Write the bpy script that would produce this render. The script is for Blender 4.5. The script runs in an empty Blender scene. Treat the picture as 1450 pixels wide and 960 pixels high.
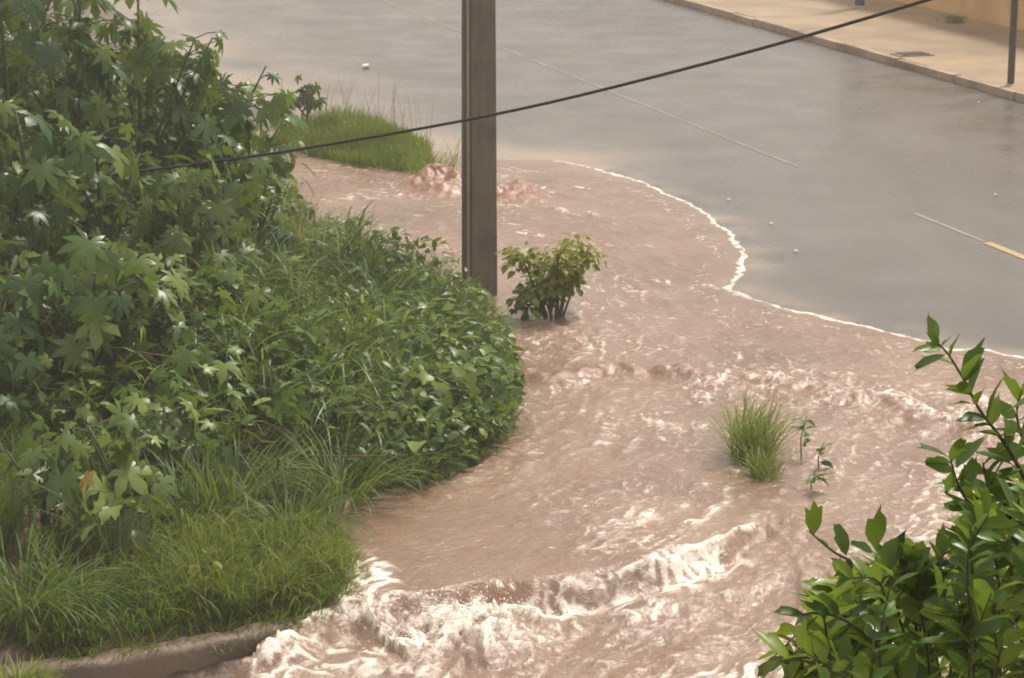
import bpy, math, random
import numpy as np
from mathutils import Vector, Matrix

random.seed(7)
rng = np.random.default_rng(7)
scene = bpy.context.scene
COL = scene.collection
PI = math.pi

# ------------------------------------------------------------------ camera frame
W0, H0 = 1450.0, 960.0
F = 3500.0                       # focal length in photo pixels
CAMZ = 5.5
PITCH = math.atan(870.0 / F)
CP, SP = math.cos(PITCH), math.sin(PITCH)

def ray(x, y):
    a, b = (x - W0/2)/F, -(y - H0/2)/F
    return np.array([a, CP + b*SP, -SP + b*CP])

def at(x, y, z=0.0):
    r = ray(x, y); t = (z - CAMZ)/r[2]
    return np.array([r[0]*t, r[1]*t, z])

def at_d(x, y, d):               # point on that line of sight, d metres ahead
    r = ray(x, y); t = d/r[1]
    return np.array([r[0]*t, d, CAMZ + r[2]*t])

# road frame: u runs along the road, n across it
_v = ray(-430, -390); RA = math.atan2(-_v[0], _v[1])
U = np.array([-math.sin(RA), math.cos(RA)]); N = np.array([math.cos(RA), math.sin(RA)])
def s_of(px): return float(np.mean([at(*p)[:2] @ N for p in px]))
S_KERB = s_of([(1040, 27), (1180, 68), (1340, 118)])
S_MID = s_of([(900, 142), (1200, 268), (1350, 325)])
S_WALL = s_of([(1290, 17), (1416, 43)])
S_NEAR = 2*S_MID - S_KERB
print('road', RA, S_NEAR, S_MID, S_KERB, S_WALL)
def un(u, s, z=0.0):
    p = U*u + N*s
    return (p[0], p[1], z)

# ------------------------------------------------------------------ noise
_tab = rng.random(4096)*2*PI
def _g(ix, iy, seed):
    h = (ix*73856093 ^ iy*19349663 ^ seed*83492791) & 4095
    return _tab[h]
def pn(x, y, seed=0):
    xi = np.floor(x).astype(np.int64); yi = np.floor(y).astype(np.int64)
    xf = x - xi; yf = y - yi
    u = xf*xf*xf*(xf*(xf*6-15)+10); v = yf*yf*yf*(yf*(yf*6-15)+10)
    def d(ix, iy, fx, fy):
        a = _g(ix, iy, seed); return np.cos(a)*fx + np.sin(a)*fy
    n00 = d(xi, yi, xf, yf); n10 = d(xi+1, yi, xf-1, yf)
    n01 = d(xi, yi+1, xf, yf-1); n11 = d(xi+1, yi+1, xf-1, yf-1)
    return (n00*(1-u)+n10*u)*(1-v) + (n01*(1-u)+n11*u)*v
def fbm(x, y, seed=0, o=4):
    s = 0; a = 1; f = 1
    for k in range(o):
        s = s + a*pn(x*f, y*f, seed+k*17); a *= .5; f *= 2.03
    return s
def ridge(x, y, seed=0, o=3):
    s = 0; a = 1; f = 1
    for k in range(o):
        s = s + a*(1-np.abs(pn(x*f, y*f, seed+k*13))*2.2); a *= .5; f *= 2.1
    return s/1.75
def sstep(a, b, x):
    t = np.clip((x-a)/(b-a), 0, 1); return t*t*(3-2*t)

def poly_dist(X, Y, pts):
    """distance to an open polyline + parameter of the nearest point (0..1)"""
    best = np.full(X.shape, 1e9); par = np.zeros(X.shape)
    n = len(pts)-1
    for i in range(n):
        ax, ay = pts[i][:2]; bx, by = pts[i+1][:2]
        dx, dy = bx-ax, by-ay; L = dx*dx+dy*dy
        t = np.clip(((X-ax)*dx+(Y-ay)*dy)/L, 0, 1)
        d = np.hypot(X-ax-t*dx, Y-ay-t*dy)
        m = d < best
        best = np.where(m, d, best); par = np.where(m, (i+t)/n, par)
    return best, par
def inside(X, Y, pts):
    c = np.zeros(X.shape, bool); n = len(pts)
    for i in range(n):
        ax, ay = pts[i][:2]; bx, by = pts[(i+1) % n][:2]
        if ay == by: continue
        m = ((ay > Y) != (by > Y)) & (X < (bx-ax)*(Y-ay)/(by-ay)+ax)
        c ^= m
    return c
def sdist(X, Y, pts):
    d, _ = poly_dist(X, Y, list(pts)+[pts[0]])
    return np.where(inside(X, Y, pts), d, -d)
def smooth_line(pts, n=6):
    P = [np.array(p, float) for p in pts]; out = []
    for i in range(len(P)-1):
        p0 = P[max(i-1, 0)]; p1 = P[i]; p2 = P[i+1]; p3 = P[min(i+2, len(P)-1)]
        for k in range(n):
            t = k/n
            out.append(.5*((2*p1)+(-p0+p2)*t+(2*p0-5*p1+4*p2-p3)*t*t+(-p0+3*p1-3*p2+p3)*t**3))
    out.append(P[-1]); return out

# ------------------------------------------------------------------ objects
def tag(o, label=None, cat=None, group=None, kind=None):
    if label: o['label'] = label
    if cat: o['category'] = cat
    if group: o['group'] = group
    if kind: o['kind'] = kind
    return o
def empty(name, loc, label, cat, group=None):
    o = bpy.data.objects.new(name, None); COL.objects.link(o); o.location = loc
    o.empty_display_size = .2
    return tag(o, label, cat, group)
def link(name, me, parent=None):
    o = bpy.data.objects.new(name, me); COL.objects.link(o)
    if parent is not None:
        o.parent = parent
        o.matrix_parent_inverse = Matrix.Translation(parent.location).inverted()
    return o
def mesh_np(name, V, Fq, mat, attrs=None, smooth=True):
    V = np.ascontiguousarray(V, np.float32); Fq = np.ascontiguousarray(Fq, np.int32)
    me = bpy.data.meshes.new(name)
    me.vertices.add(len(V)); me.vertices.foreach_set('co', V.ravel())
    k = Fq.shape[1]
    me.loops.add(Fq.size); me.loops.foreach_set('vertex_index', Fq.ravel())
    me.polygons.add(len(Fq))
    me.polygons.foreach_set('loop_start', np.arange(len(Fq), dtype=np.int32)*k)
    me.polygons.foreach_set('use_smooth', np.full(len(Fq), smooth))
    for a, d in (attrs or {}).items():
        at_ = me.attributes.new(a, 'FLOAT', 'POINT'); at_.data.foreach_set('value', np.ascontiguousarray(d, np.float32))
    me.materials.append(mat); me.update(calc_edges=True); me.validate()
    return me
class MB:
    """collects quad blocks, builds ONE mesh"""
    def __init__(s): s.V = []; s.Q = []; s.T = []; s.n = 0
    def add(s, V, Q, T=0.5):
        V = np.asarray(V, float); Q = np.asarray(Q, int)
        s.V.append(V); s.Q.append(Q+s.n); s.n += len(V)
        s.T.append(np.full(len(V), T) if np.isscalar(T) else np.asarray(T, float))
    def build(s, name, mat, parent=None, smooth=True):
        me = mesh_np(name, np.vstack(s.V), np.vstack(s.Q), mat, {'tint': np.concatenate(s.T)}, smooth)
        return link(name, me, parent)
    def tube(s, pts, r, sides=6, T=.5, cap=True):
        P = np.array(pts, float); n = len(P)
        R = np.full(n, r) if np.isscalar(r) else np.array(r, float)
        if len(R) != n: R = np.linspace(R[0], R[-1], n)
        tan = np.gradient(P, axis=0); tan /= np.linalg.norm(tan, axis=1)[:, None]+1e-9
        ref = np.array([0, 0, 1.]) if abs(tan[0][2]) < .9 else np.array([1., 0, 0])
        V = []
        for i in range(n):
            a = np.cross(tan[i], ref); a /= np.linalg.norm(a)+1e-9; b = np.cross(tan[i], a)
            for k in range(sides):
                q = 2*PI*k/sides; V.append(P[i]+R[i]*(math.cos(q)*a+math.sin(q)*b))
        Q = [(i*sides+k, i*sides+(k+1) % sides, (i+1)*sides+(k+1) % sides, (i+1)*sides+k) for i in range(n-1) for k in range(sides)]
        if cap:
            for i0 in (0, n-1):
                c = len(V); V.append(P[i0])
                for k in range(0, sides, 2):
                    Q.append((c, i0*sides+k, i0*sides+(k+1) % sides, i0*sides+(k+2) % sides))
        s.add(V, Q, T)
    def box(s, c, d, rot=0, T=.5):
        c = np.array(c, float); h = np.array(d, float)/2
        V = np.array([[x, y, z] for x in (-1, 1) for y in (-1, 1) for z in (-1, 1)], float)*h
        cr, sr = math.cos(rot), math.sin(rot)
        V = np.c_[V[:, 0]*cr-V[:, 1]*sr, V[:, 0]*sr+V[:, 1]*cr, V[:, 2]]+c
        s.add(V, [(0, 1, 3, 2), (4, 6, 7, 5), (0, 4, 5, 1), (2, 3, 7, 6), (0, 2, 6, 4), (1, 5, 7, 3)], T)

def blades(mb, base, h, az, th0, th1, w, tint, segs=5):
    """curved grass blades as strips; th0 / th1 lean from vertical at root / tip"""
    n = len(base); B = np.asarray(base, float)
    h, az, th0, th1, w, tint = [np.broadcast_to(np.asarray(a, float), (n,)) for a in (h, az, th0, th1, w, tint)]
    P = B.copy(); V = np.zeros((n, segs+1, 2, 3)); T = np.zeros((n, segs+1, 2))
    tw = az + PI/2 + rng.normal(0, .5, n)
    side = np.c_[np.cos(tw), np.sin(tw), np.zeros(n)]
    for k in range(segs+1):
        t = k/segs
        ww = w*(.55+.9*t-1.4*t**3) if k < segs else w*.06
        V[:, k, 0] = P - side*(ww/2)[:, None]; V[:, k, 1] = P + side*(ww/2)[:, None]
        T[:, k] = (tint + .06*t)[:, None]
        th = th0 + (th1-th0)*((k+.5)/segs)**1.3
        st = (h/segs)[:, None]
        P = P + st*np.c_[np.sin(th)*np.cos(az), np.sin(th)*np.sin(az), np.cos(th)]
    idx = np.arange(n)[:, None]*(2*(segs+1)) + np.arange(segs)[None]*2
    Q = np.stack([idx, idx+1, idx+3, idx+2], -1).reshape(-1, 4)
    mb.add(V.reshape(-1, 3), Q, T.ravel())

def leaf_template(kind='ovate', ns=6):
    """x forward, y across, z up; three columns folded along the midrib"""
    V = []; 
    for k in range(ns+1):
        t = k/ns
        if kind == 'ovate': w = .5*math.sin(PI*min(1, t**.8*1.0))**.8*.62
        elif kind == 'heart': w = .62*max(0, 1-t**1.7)**.8*(1 if k else .55)
        elif kind == 'lance': w = .24*math.sin(PI*t**.75)**.9
        elif kind == 'citrus': w = .225*max(0, math.sin(PI*t**.92))**.8
        if k == ns: w = .012
        if k == 0 and kind != 'heart': w = .02
        z = -.16*t*t
        f = .30*w
        V += [(t, -w, z+f), (t, 0, z), (t, w, z+f)]
    Q = []
    for k in range(ns):
        a = 3*k
        Q += [(a, a+1, a+4, a+3), (a+1, a+2, a+5, a+4)]
    return np.array(V), np.array(Q)
def palmate_template(lobes=8, span=1.55*PI, inner=.36):
    V = [(0, 0, 0)]; Q = []
    an = np.linspace(-span/2, span/2, lobes)
    da = an[1]-an[0]
    for i, a in enumerate(an):
        L = 1-.42*abs(a/(span/2))**1.6
        def p(r, ang, z): return (r*math.cos(ang), r*math.sin(ang), z - .28*r*r)
        s0 = inner*(.75+.25*L)
        V += [p(s0, a-da/2, .02), p(L*.62, a-da*.36, .015), p(L*.58, a, .075), p(L, a, .0), p(L*.62, a+da*.36, .015), p(s0, a+da/2, .02)]
        b = 1+6*i
        Q += [(0, b, b+1, b+2), (0, b+2, b+4, b+5), (b+2, b+1, b+3, b+4)]
    return np.array(V), np.array(Q)
TPL = {k: leaf_template(k) for k in ('ovate', 'heart', 'lance', 'citrus')}
TPL['palm'] = palmate_template(8)
TPL['palm5'] = palmate_template(5, 1.2*PI, .3)

def leaves(mb, kind, pos, az, pitch, roll, size, tint):
    tv, tq = TPL[kind]; pos = np.asarray(pos, float); n = len(pos)
    az, pitch, roll, size, tint = [np.broadcast_to(np.asarray(a, float), (n,)) for a in (az, pitch, roll, size, tint)]
    ca, sa, cp, sp, cr, sr = np.cos(az), np.sin(az), np.cos(pitch), np.sin(pitch), np.cos(roll), np.sin(roll)
    fx = np.stack([ca*cp, sa*cp, sp], 1)
    lx = np.stack([-sa, ca, np.zeros(n)], 1)
    ux = np.cross(fx, lx)
    l2 = lx*cr[:, None]+ux*sr[:, None]; u2 = -lx*sr[:, None]+ux*cr[:, None]
    wob = 1+rng.normal(0, .10, (n, len(tv), 1))
    t = tv[None]*wob
    V = (t[..., 0:1]*fx[:, None]+t[..., 1:2]*l2[:, None]+t[..., 2:3]*u2[:, None])*size[:, None, None]+pos[:, None]
    Q = (tq[None]+(np.arange(n)*len(tv))[:, None, None]).reshape(-1, 4)
    T = np.repeat(tint[:, None], len(tv), 1)
    mb.add(V.reshape(-1, 3), Q, T.ravel())

# ------------------------------------------------------------------ materials
def nodes(name):
    m = bpy.data.materials.new(name); m.use_nodes = True
    nt = m.node_tree; nt.nodes.clear()
    out = nt.nodes.new('ShaderNodeOutputMaterial')
    return m, nt, out
def nn(nt, typ, **kw):
    n = nt.nodes.new(typ)
    for k, v in kw.items():
        if k in n.inputs.keys() if isinstance(k, str) else False: n.inputs[k].default_value = v
        else: setattr(n, k, v)
    return n
def ramp(nt, stops, interp='LINEAR'):
    r = nt.nodes.new('ShaderNodeValToRGB'); cr = r.color_ramp; cr.interpolation = interp
    while len(cr.elements) < len(stops): cr.elements.new(.5)
    for e, (p, c) in zip(cr.elements, stops):
        e.position = p; e.color = (*c, 1) if len(c) == 3 else c
    return r
def noise(nt, co, scale, detail=4, rough=.55, dist=0):
    n = nt.nodes.new('ShaderNodeTexNoise'); n.inputs['Scale'].default_value = scale
    n.inputs['Detail'].default_value = detail; n.inputs['Roughness'].default_value = rough
    n.inputs['Distortion'].default_value = dist
    if co is not None: nt.links.new(co, n.inputs['Vector'])
    return n
def math_(nt, op, a, b=None, clamp=False):
    n = nt.nodes.new('ShaderNodeMath'); n.operation = op; n.use_clamp = clamp
    for i, v in enumerate((a, b)):
        if v is None: continue
        if isinstance(v, (int, float)): n.inputs[i].default_value = v
        else: nt.links.new(v, n.inputs[i])
    return n.outputs[0]
def mixc(nt, f, a, b, typ='MIX'):
    n = nt.nodes.new('ShaderNodeMix'); n.data_type = 'RGBA'; n.blend_type = typ
    for i, v in ((0, f), (6, a), (7, b)):
        if isinstance(v, (int, float)): n.inputs[i].default_value = v
        elif isinstance(v, tuple): n.inputs[i].default_value = (*v, 1)
        else: nt.links.new(v, n.inputs[i])
    return n.outputs[2]
def obco(nt): return nt.nodes.new('ShaderNodeTexCoord').outputs['Object']
def geoco(nt): return nt.nodes.new('ShaderNodeNewGeometry').outputs['Position']
def attr(nt, a):
    n = nt.nodes.new('ShaderNodeAttribute'); n.attribute_name = a; return n.outputs['Fac']
def bump(nt, h, strength, dist):
    b = nt.nodes.new('ShaderNodeBump'); b.inputs['Strength'].default_value = strength; b.inputs['Distance'].default_value = dist
    nt.links.new(h, b.inputs['Height']); return b.outputs[0]

def foliage(name, stops, rough=.42, spec=.4, trans=.4):
    m, nt, out = nodes(name)
    co = geoco(nt)
    n1 = noise(nt, co, 14, 3); 
    t = math_(nt, 'ADD', attr(nt, 'tint'), math_(nt, 'MULTIPLY', math_(nt, 'SUBTRACT', n1.outputs[0], .5), .35), True)
    r = ramp(nt, stops); nt.links.new(t, r.inputs[0])
    p = nn(nt, 'ShaderNodeBsdfPrincipled'); nt.links.new(r.outputs[0], p.inputs['Base Color'])
    p.inputs['Roughness'].default_value = rough; p.inputs['Specular IOR Level'].default_value = spec
    tr = nt.nodes.new('ShaderNodeBsdfTranslucent'); nt.links.new(mixc(nt, .45, r.outputs[0], (.26, .32, .03)), tr.inputs[0])
    mx = nt.nodes.new('ShaderNodeMixShader'); mx.inputs[0].default_value = trans
    nt.links.new(p.outputs[0], mx.inputs[1]); nt.links.new(tr.outputs[0], mx.inputs[2])
    nt.links.new(mx.outputs[0], out.inputs[0]); return m
def plain(name, c1, c2, scale=6, rough=.7, bs=.3, bd=.01, spec=.3, c3=None):
    m, nt, out = nodes(name); co = geoco(nt)
    n1 = noise(nt, co, scale, 6, .62)
    r = ramp(nt, [(.3, c1), (.7, c2)]); nt.links.new(n1.outputs[0], r.inputs[0]); c = r.outputs[0]
    if c3:
        n2 = noise(nt, co, scale*.23, 4, .6, .4); r2 = ramp(nt, [(.48, (0, 0, 0)), (.66, (1, 1, 1))]); nt.links.new(n2.outputs[0], r2.inputs[0])
        c = mixc(nt, r2.outputs[0], c, c3)
    p = nn(nt, 'ShaderNodeBsdfPrincipled'); nt.links.new(c, p.inputs['Base Color'])
    p.inputs['Roughness'].default_value = rough; p.inputs['Specular IOR Level'].default_value = spec
    n3 = noise(nt, co, scale*9, 4); nt.links.new(bump(nt, n3.outputs[0], bs, bd), p.inputs['Normal'])
    nt.links.new(p.outputs[0], out.inputs[0]); return m

GREEN = [(0, (.014, .036, .009)), (.3, (.042, .090, .014)), (.55, (.092, .155, .024)), (.75, (.155, .215, .040)), (.9, (.23, .25, .08)), (1, (.30, .26, .12))]
M_grass = foliage('grass_blade', GREEN, .5, .35)
M_soft = foliage('soft_grass', [(0, (.05, .09, .012)), (.5, (.15, .215, .026)), (1, (.30, .33, .06))], .5, .3)
M_leaf = foliage('weed_leaf', [(0, (.016, .042, .010)), (.4, (.055, .112, .020)), (.7, (.125, .20, .038)), (1, (.24, .30, .07))], .40, .40, .34)
M_castor = foliage('castor_leaf', [(0, (.012, .034, .014)), (.4, (.042, .095, .028)), (.7, (.10, .17, .040)), (1, (.21, .27, .065))], .36, .42, .34)
M_citrus = foliage('citrus_leaf', [(0, (.018, .055, .008)), (.4, (.052, .125, .014)), (.75, (.115, .21, .020)), (1, (.25, .33, .035))], .34, .45, .42)
M_shrub = foliage('shrub_leaf_lit_top', [(0, (.018, .04, .012)), (.35, (.05, .09, .018)), (.7, (.17, .21, .03)), (1, (.30, .30, .06))], .42, .4, .38)  # pale end of the ramp is the sunlit top, painted as leaf colour
M_yellow = foliage('yellowing_leaf', [(0, (.10, .14, .02)), (.6, (.3, .26, .04)), (1, (.55, .30, .04))], .45, .4)
M_dry = foliage('dry_stalk', [(0, (.06, .045, .025)), (.5, (.14, .11, .055)), (1, (.26, .21, .11))], .7, .2, .15)
M_stem = plain('green_stem', (.06, .075, .03), (.11, .11, .05), 20)
M_twig = plain('twig_bark', (.06, .06, .025), (.11, .10, .05), 30, .7, .5)
M_bark = plain('bark', (.06, .045, .03), (.13, .10, .07), 30, .8, .5)
M_dark = plain('dark_metal', (.045, .035, .028), (.09, .07, .055), 15, .6)
M_cable = plain('cable_sheath', (.018, .016, .015), (.03, .026, .024), 15, .5)
M_wall = plain('ochre_plaster', (.60, .38, .18), (.70, .46, .235), 2.2, .85, .25, .01, .2, (.55, .33, .16))
M_walk = plain('pavement_concrete', (.22, .155, .095), (.39, .285, .18), .9, .55, .3, .01, .35, (.20, .15, .10))
M_kerb = plain('kerb_concrete', (.30, .22, .16), (.44, .33, .24), 3, .7, .4, .01, .3, (.2, .14, .1))
M_conduit = plain('pale_conduit', (.27, .23, .185), (.36, .31, .26), 8, .55, .2)
M_mudkerb = plain('muddy_kerb', (.085, .060, .042), (.19, .135, .098), 3, .55, .5, .015, .4, (.16, .11, .08))
M_scrap = plain('dull_litter', (.5, .46, .4), (.62, .58, .52), 12, .5, .1)
M_white = plain('white_plastic', (.75, .75, .73), (.82, .82, .8), 12, .4, .1)
M_paint = plain('worn_paint', (.30, .27, .235), (.235, .21, .184), 7, .35, .2, .004, .55, (.18, .16, .14))
M_yline = plain('yellow_paint', (.48, .34, .15), (.36, .26, .13), 9, .5, .2, .004, .4)

# asphalt: wet, greyish brown
def asphalt():
    m, nt, out = nodes('wet_asphalt'); co = geoco(nt)
    mpr = nt.nodes.new('ShaderNodeMapping'); mpr.inputs['Rotation'].default_value = (0, 0, -RA); mpr.inputs['Scale'].default_value = (1.6, .45, 1); nt.links.new(co, mpr.inputs[0])
    n1 = noise(nt, mpr.outputs[0], .55, 6, .62, .5); n2 = noise(nt, co, 3.2, 6, .65); n3 = noise(nt, co, 90, 3)
    r = ramp(nt, [(.25, (.070, .060, .055)), (.75, (.135, .116, .104))]); nt.links.new(n1.outputs[0], r.inputs[0])
    c = mixc(nt, .3, r.outputs[0], mixc(nt, n2.outputs[0], (.055, .047, .043), (.165, .143, .125)))
    c = mixc(nt, attr(nt, 'silt'), c, (.34, .255, .19))
    c = mixc(nt, attr(nt, 'patch'), c, (.05, .042, .039))
    p = nn(nt, 'ShaderNodeBsdfPrincipled'); nt.links.new(c, p.inputs['Base Color'])
    rr = ramp(nt, [(.35, (.20,)*3), (.68, (.40,)*3)]); nt.links.new(noise(nt, co, .8, 5, .6).outputs[0], rr.inputs[0])
    nt.links.new(rr.outputs[0], p.inputs['Roughness']); p.inputs['Specular IOR Level'].default_value = .55
    h = math_(nt, 'ADD', n3.outputs[0], math_(nt, 'MULTIPLY', noise(nt, co, 16, 4).outputs[0], .8))
    nt.links.new(bump(nt, h, .10, .005), p.inputs['Normal'])
    nt.links.new(p.outputs[0], out.inputs[0]); return m
M_road = asphalt()

def water_mat():
    m, nt, out = nodes('muddy_water'); co = geoco(nt)
    foam = attr(nt, 'foam'); mud = attr(nt, 'mud')
    n0 = noise(nt, co, .7, 5, .6, .5)
    r = ramp(nt, [(.3, (.205, .130, .090)), (.7, (.325, .222, .160))]); nt.links.new(n0.outputs[0], r.inputs[0])
    c = mixc(nt, mud, r.outputs[0], (.265, .130, .078))
    fn = noise(nt, co, 40, 6, .75, 1.2)
    f = math_(nt, 'ADD', foam, math_(nt, 'MULTIPLY', math_(nt, 'SUBTRACT', fn.outputs[0], .5), .7))
    fr = ramp(nt, [(.18, (0, 0, 0)), (.36, (.22, .22, .22)), (.72, (1, 1, 1))]); nt.links.new(f, fr.inputs[0])
    c = mixc(nt, fr.outputs[0], c, (.82, .735, .645))
    p = nn(nt, 'ShaderNodeBsdfPrincipled'); nt.links.new(c, p.inputs['Base Color'])
    ro = math_(nt, 'ADD', math_(nt, 'MULTIPLY', fr.outputs[0], .45), .15)
    nt.links.new(ro, p.inputs['Roughness']); p.inputs['IOR'].default_value = 1.45
    h = math_(nt, 'ADD', noise(nt, co, 11, 5, .6, .8).outputs[0], math_(nt, 'MULTIPLY', noise(nt, co, 38, 3, .6, .5).outputs[0], .25))
    nt.links.new(bump(nt, h, .6, .035), p.inputs['Normal'])
    nt.links.new(p.outputs[0], out.inputs[0]); return m
M_water = water_mat()

def soil_mat():
    m, nt, out = nodes('wet_soil'); co = geoco(nt)
    n1 = noise(nt, co, 2.2, 6, .65, .4)
    r = ramp(nt, [(.3, (.06, .036, .022)), (.55, (.12, .072, .045)), (.75, (.2, .13, .085))]); nt.links.new(n1.outputs[0], r.inputs[0])
    p = nn(nt, 'ShaderNodeBsdfPrincipled'); nt.links.new(r.outputs[0], p.inputs['Base Color']); p.inputs['Roughness'].default_value = .55
    nt.links.new(bump(nt, noise(nt, co, 14, 6).outputs[0], .6, .04), p.inputs['Normal'])
    nt.links.new(p.outputs[0], out.inputs[0]); return m
M_soil = soil_mat()

def concrete_pole():
    m, nt, out = nodes('weathered_pole_concrete'); co = geoco(nt)
    mp = nt.nodes.new('ShaderNodeMapping'); mp.inputs['Scale'].default_value = (9, 9, .9); nt.links.new(co, mp.inputs[0])
    n1 = noise(nt, mp.outputs[0], 1.5, 6, .65); n2 = noise(nt, co, 30, 5, .7)
    r = ramp(nt, [(.25, (.080, .064, .051)), (.75, (.195, .162, .133))]); nt.links.new(n1.outputs[0], r.inputs[0])
    n3 = noise(nt, co, 2.3, 5, .65, .6); r3 = ramp(nt, [(.45, (0, 0, 0)), (.62, (1, 1, 1))]); nt.links.new(n3.outputs[0], r3.inputs[0])
    c = mixc(nt, .3, r.outputs[0], mixc(nt, n2.outputs[0], (.06, .045, .035), (.28, .235, .19)))
    c = mixc(nt, math_(nt, 'MULTIPLY', r3.outputs[0], .45), c, (.06, .05, .042))
    p = nn(nt, 'ShaderNodeBsdfPrincipled'); nt.links.new(c, p.inputs['Base Color']); p.inputs['Roughness'].default_value = .7
    nt.links.new(bump(nt, n2.outputs[0], .35, .01), p.inputs['Normal'])
    nt.links.new(p.outputs[0], out.inputs[0]); return m
M_pole = concrete_pole()

# ------------------------------------------------------------------ layout curves (ground positions)
ZL = -0.20                                                 # level of the lower street's water
def gp(pts, z=0.0): return [at(x, y, z)[:2] for x, y in pts]
BANK = gp([(690, 452), (728, 525), (738, 575), (716, 635), (655, 672), (590, 697), (520, 714), (452, 730),
           (478, 770), (504, 806), (490, 840), (425, 876), (300, 902), (160, 918), (60, 935), (-60, 985), (-500, 1100),
           (-1300, 700), (-1200, 250), (-500, 60), (60, 70), (230, 120), (310, 175), (350, 225), (400, 290), (470, 345), (560, 385), (640, 420)])
ISLE = gp([(385, 205), (420, 190), (490, 180), (560, 190), (605, 215), (615, 240), (570, 248), (500, 238), (430, 222)])
FRONT = smooth_line(gp([(560, 205), (700, 225), (790, 228), (850, 240), (910, 257), (970, 283), (1010, 305), (1042, 335), (1064, 362), (1056, 388), (1040, 408),
           (1062, 421), (1110, 435), (1160, 445), (1220, 460), (1300, 480), (1345, 494), (1400, 495), (1450, 505), (1600, 540)]), 5)
FLOOD = [*FRONT, *gp([(1700, 600), (1700, 1300)]), *gp([(290, 1300), (316, 1010), (345, 966), (395, 944), (440, 912), (466, 890)], ZL), *gp([(468, 850), (482, 826), (480, 806), (462, 788), (430, 760), (380, 700), (380, 300), (330, 160), (400, 140), (470, 180)])]
LEDGE = smooth_line(gp([(300, 905), (400, 888), (455, 869), (502, 853), (550, 848), (600, 840), (700, 826), (800, 818), (900, 798), (990, 770), (1040, 748), (1085, 735), (1180, 745), (1300, 790), (1600, 900)]), 4)
LOWPOLY = [*LEDGE, *gp([(1700, 1400), (-900, 1400), (-700, 1130), (60, 938)])]
KERBW = smooth_line(gp([(690, 478), (760, 538), (830, 540), (880, 528), (1000, 540), (1050, 535), (1130, 555), (1190, 565), (1260, 568), (1290, 590), (1400, 620)]), 5)
G1 = at(622, 268); G2 = at(722, 280)

def water_level(X, Y):
    lo = sdist(X, Y, LOWPOLY)
    return lo
KLINE = gp([(-80, 975), (60, 952), (200, 932), (320, 910), (400, 893), (430, 884)], -.08)
CR1, CR2 = at(540, 425), at(625, 458)
def ground_h(X, Y):
    X = np.asarray(X, float); Y = np.asarray(Y, float)
    b = sdist(X, Y, BANK)
    low = sstep(-.02, .10, sdist(X, Y, LOWPOLY))
    h = -.03 - .02*low
    bank = .03*sstep(-.05, .3, b) + .85*sstep(0, 4.2, b)
    bank = bank*(1+.22*fbm(X*.7, Y*.7, 5, 3)) + .05*fbm(X*2.1, Y*2.1, 9, 3)*sstep(0, .5, b)
    tongue = sstep(19.0, 17.2, Y)                          # the lower end is a low grass tongue
    bank = bank*(1-.55*tongue)
    isl = sdist(X, Y, ISLE)
    h = np.where(b > -.05, np.maximum(h, bank-.035), h)
    h = h + .14*sstep(-.1, .35, isl)
    drop = (ZL-.07)*low*(1-sstep(-.05, .2, b))
    s = X*N[0]+Y*N[1]
    h = np.where(s > S_NEAR-.1, np.minimum(h, -.012), h)
    h = h+.20*sstep(0, .5, b)*(np.exp(-((X-CR1[0])/.8)**2-((Y-CR1[1])/1.2)**2)+np.exp(-((X-CR2[0])/.5)**2-((Y-CR2[1])/.9)**2))
    h = h+drop
    dk_, _ = poly_dist(X, Y, KLINE)
    return np.where(dk_ < .19, np.minimum(h, -.16), h)
def G(x, y): return float(ground_h(np.array([x]), np.array([y]))[0])

# ------------------------------------------------------------------ setting
def grid(x0, x1, y0, y1, step):
    xs = np.arange(x0, x1+step/2, step); ys = np.arange(y0, y1+step/2, step)
    X, Y = np.meshgrid(xs, ys); nx, ny = len(xs), len(ys)
    i = (np.arange(ny-1)[:, None]*nx+np.arange(nx-1)[None]).ravel()
    return X, Y, np.stack([i, i+1, i+nx+1, i+nx], 1)

# ground: fine relief near the camera, one big sheet beyond, in a single mesh
xs = np.concatenate([[-900, -300, -100, -40], np.arange(-16, 14.01, .12), [30, 100, 300, 900]])
ys = np.concatenate([[-300, -60, -5, 5], np.arange(10, 40.01, .12), [50, 70, 120, 300, 1200]])
X, Y = np.meshgrid(xs, ys); nx = len(xs); ny = len(ys)
i = (np.arange(ny-1)[:, None]*nx+np.arange(nx-1)[None]).ravel()
Z = ground_h(X, Y)
far = (np.abs(X) > 16.5) | (Y > 41) | (Y < 9)
Z = np.where(far, np.minimum(Z, -.05), Z)
me = mesh_np('ground', np.c_[X.ravel(), Y.ravel(), Z.ravel()], np.stack([i, i+1, i+nx+1, i+nx], 1), M_soil)
tag(link('ground', me), 'wet brown soil under the plants and floodwater', 'ground', kind='structure')

# road sheet
us = np.concatenate([np.arange(-30, 8, .5), np.arange(8, 40, .13), np.arange(40, 140.1, .6)]); ss = np.linspace(S_NEAR, S_KERB, 90)
UU, SS = np.meshgrid(us, ss); RX = U[0]*UU+N[0]*SS; RY = U[1]*UU+N[1]*SS
nx, ny = len(us), len(ss); i = (np.arange(ny-1)[:, None]*nx+np.arange(nx-1)[None]).ravel()
silt = sstep(3.2, .0, SS-S_NEAR)*(.5+.8*fbm(UU*.25, SS*.9, 3, 3)); dfr, pfr = poly_dist(RX, RY, FRONT); silt = silt+np.exp(-(dfr/1.0)**2)*sstep(.2, .1, pfr)*.9; silt = silt+np.exp(-(dfr/.30)**2)*np.clip(.25+.9*fbm(RX*1.6, RY*1.6, 7, 3), 0, .8); silt = np.clip(silt, 0, .85)
pc = at(880, 28)[:2]; pu, ps = pc@U, pc@N
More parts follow.
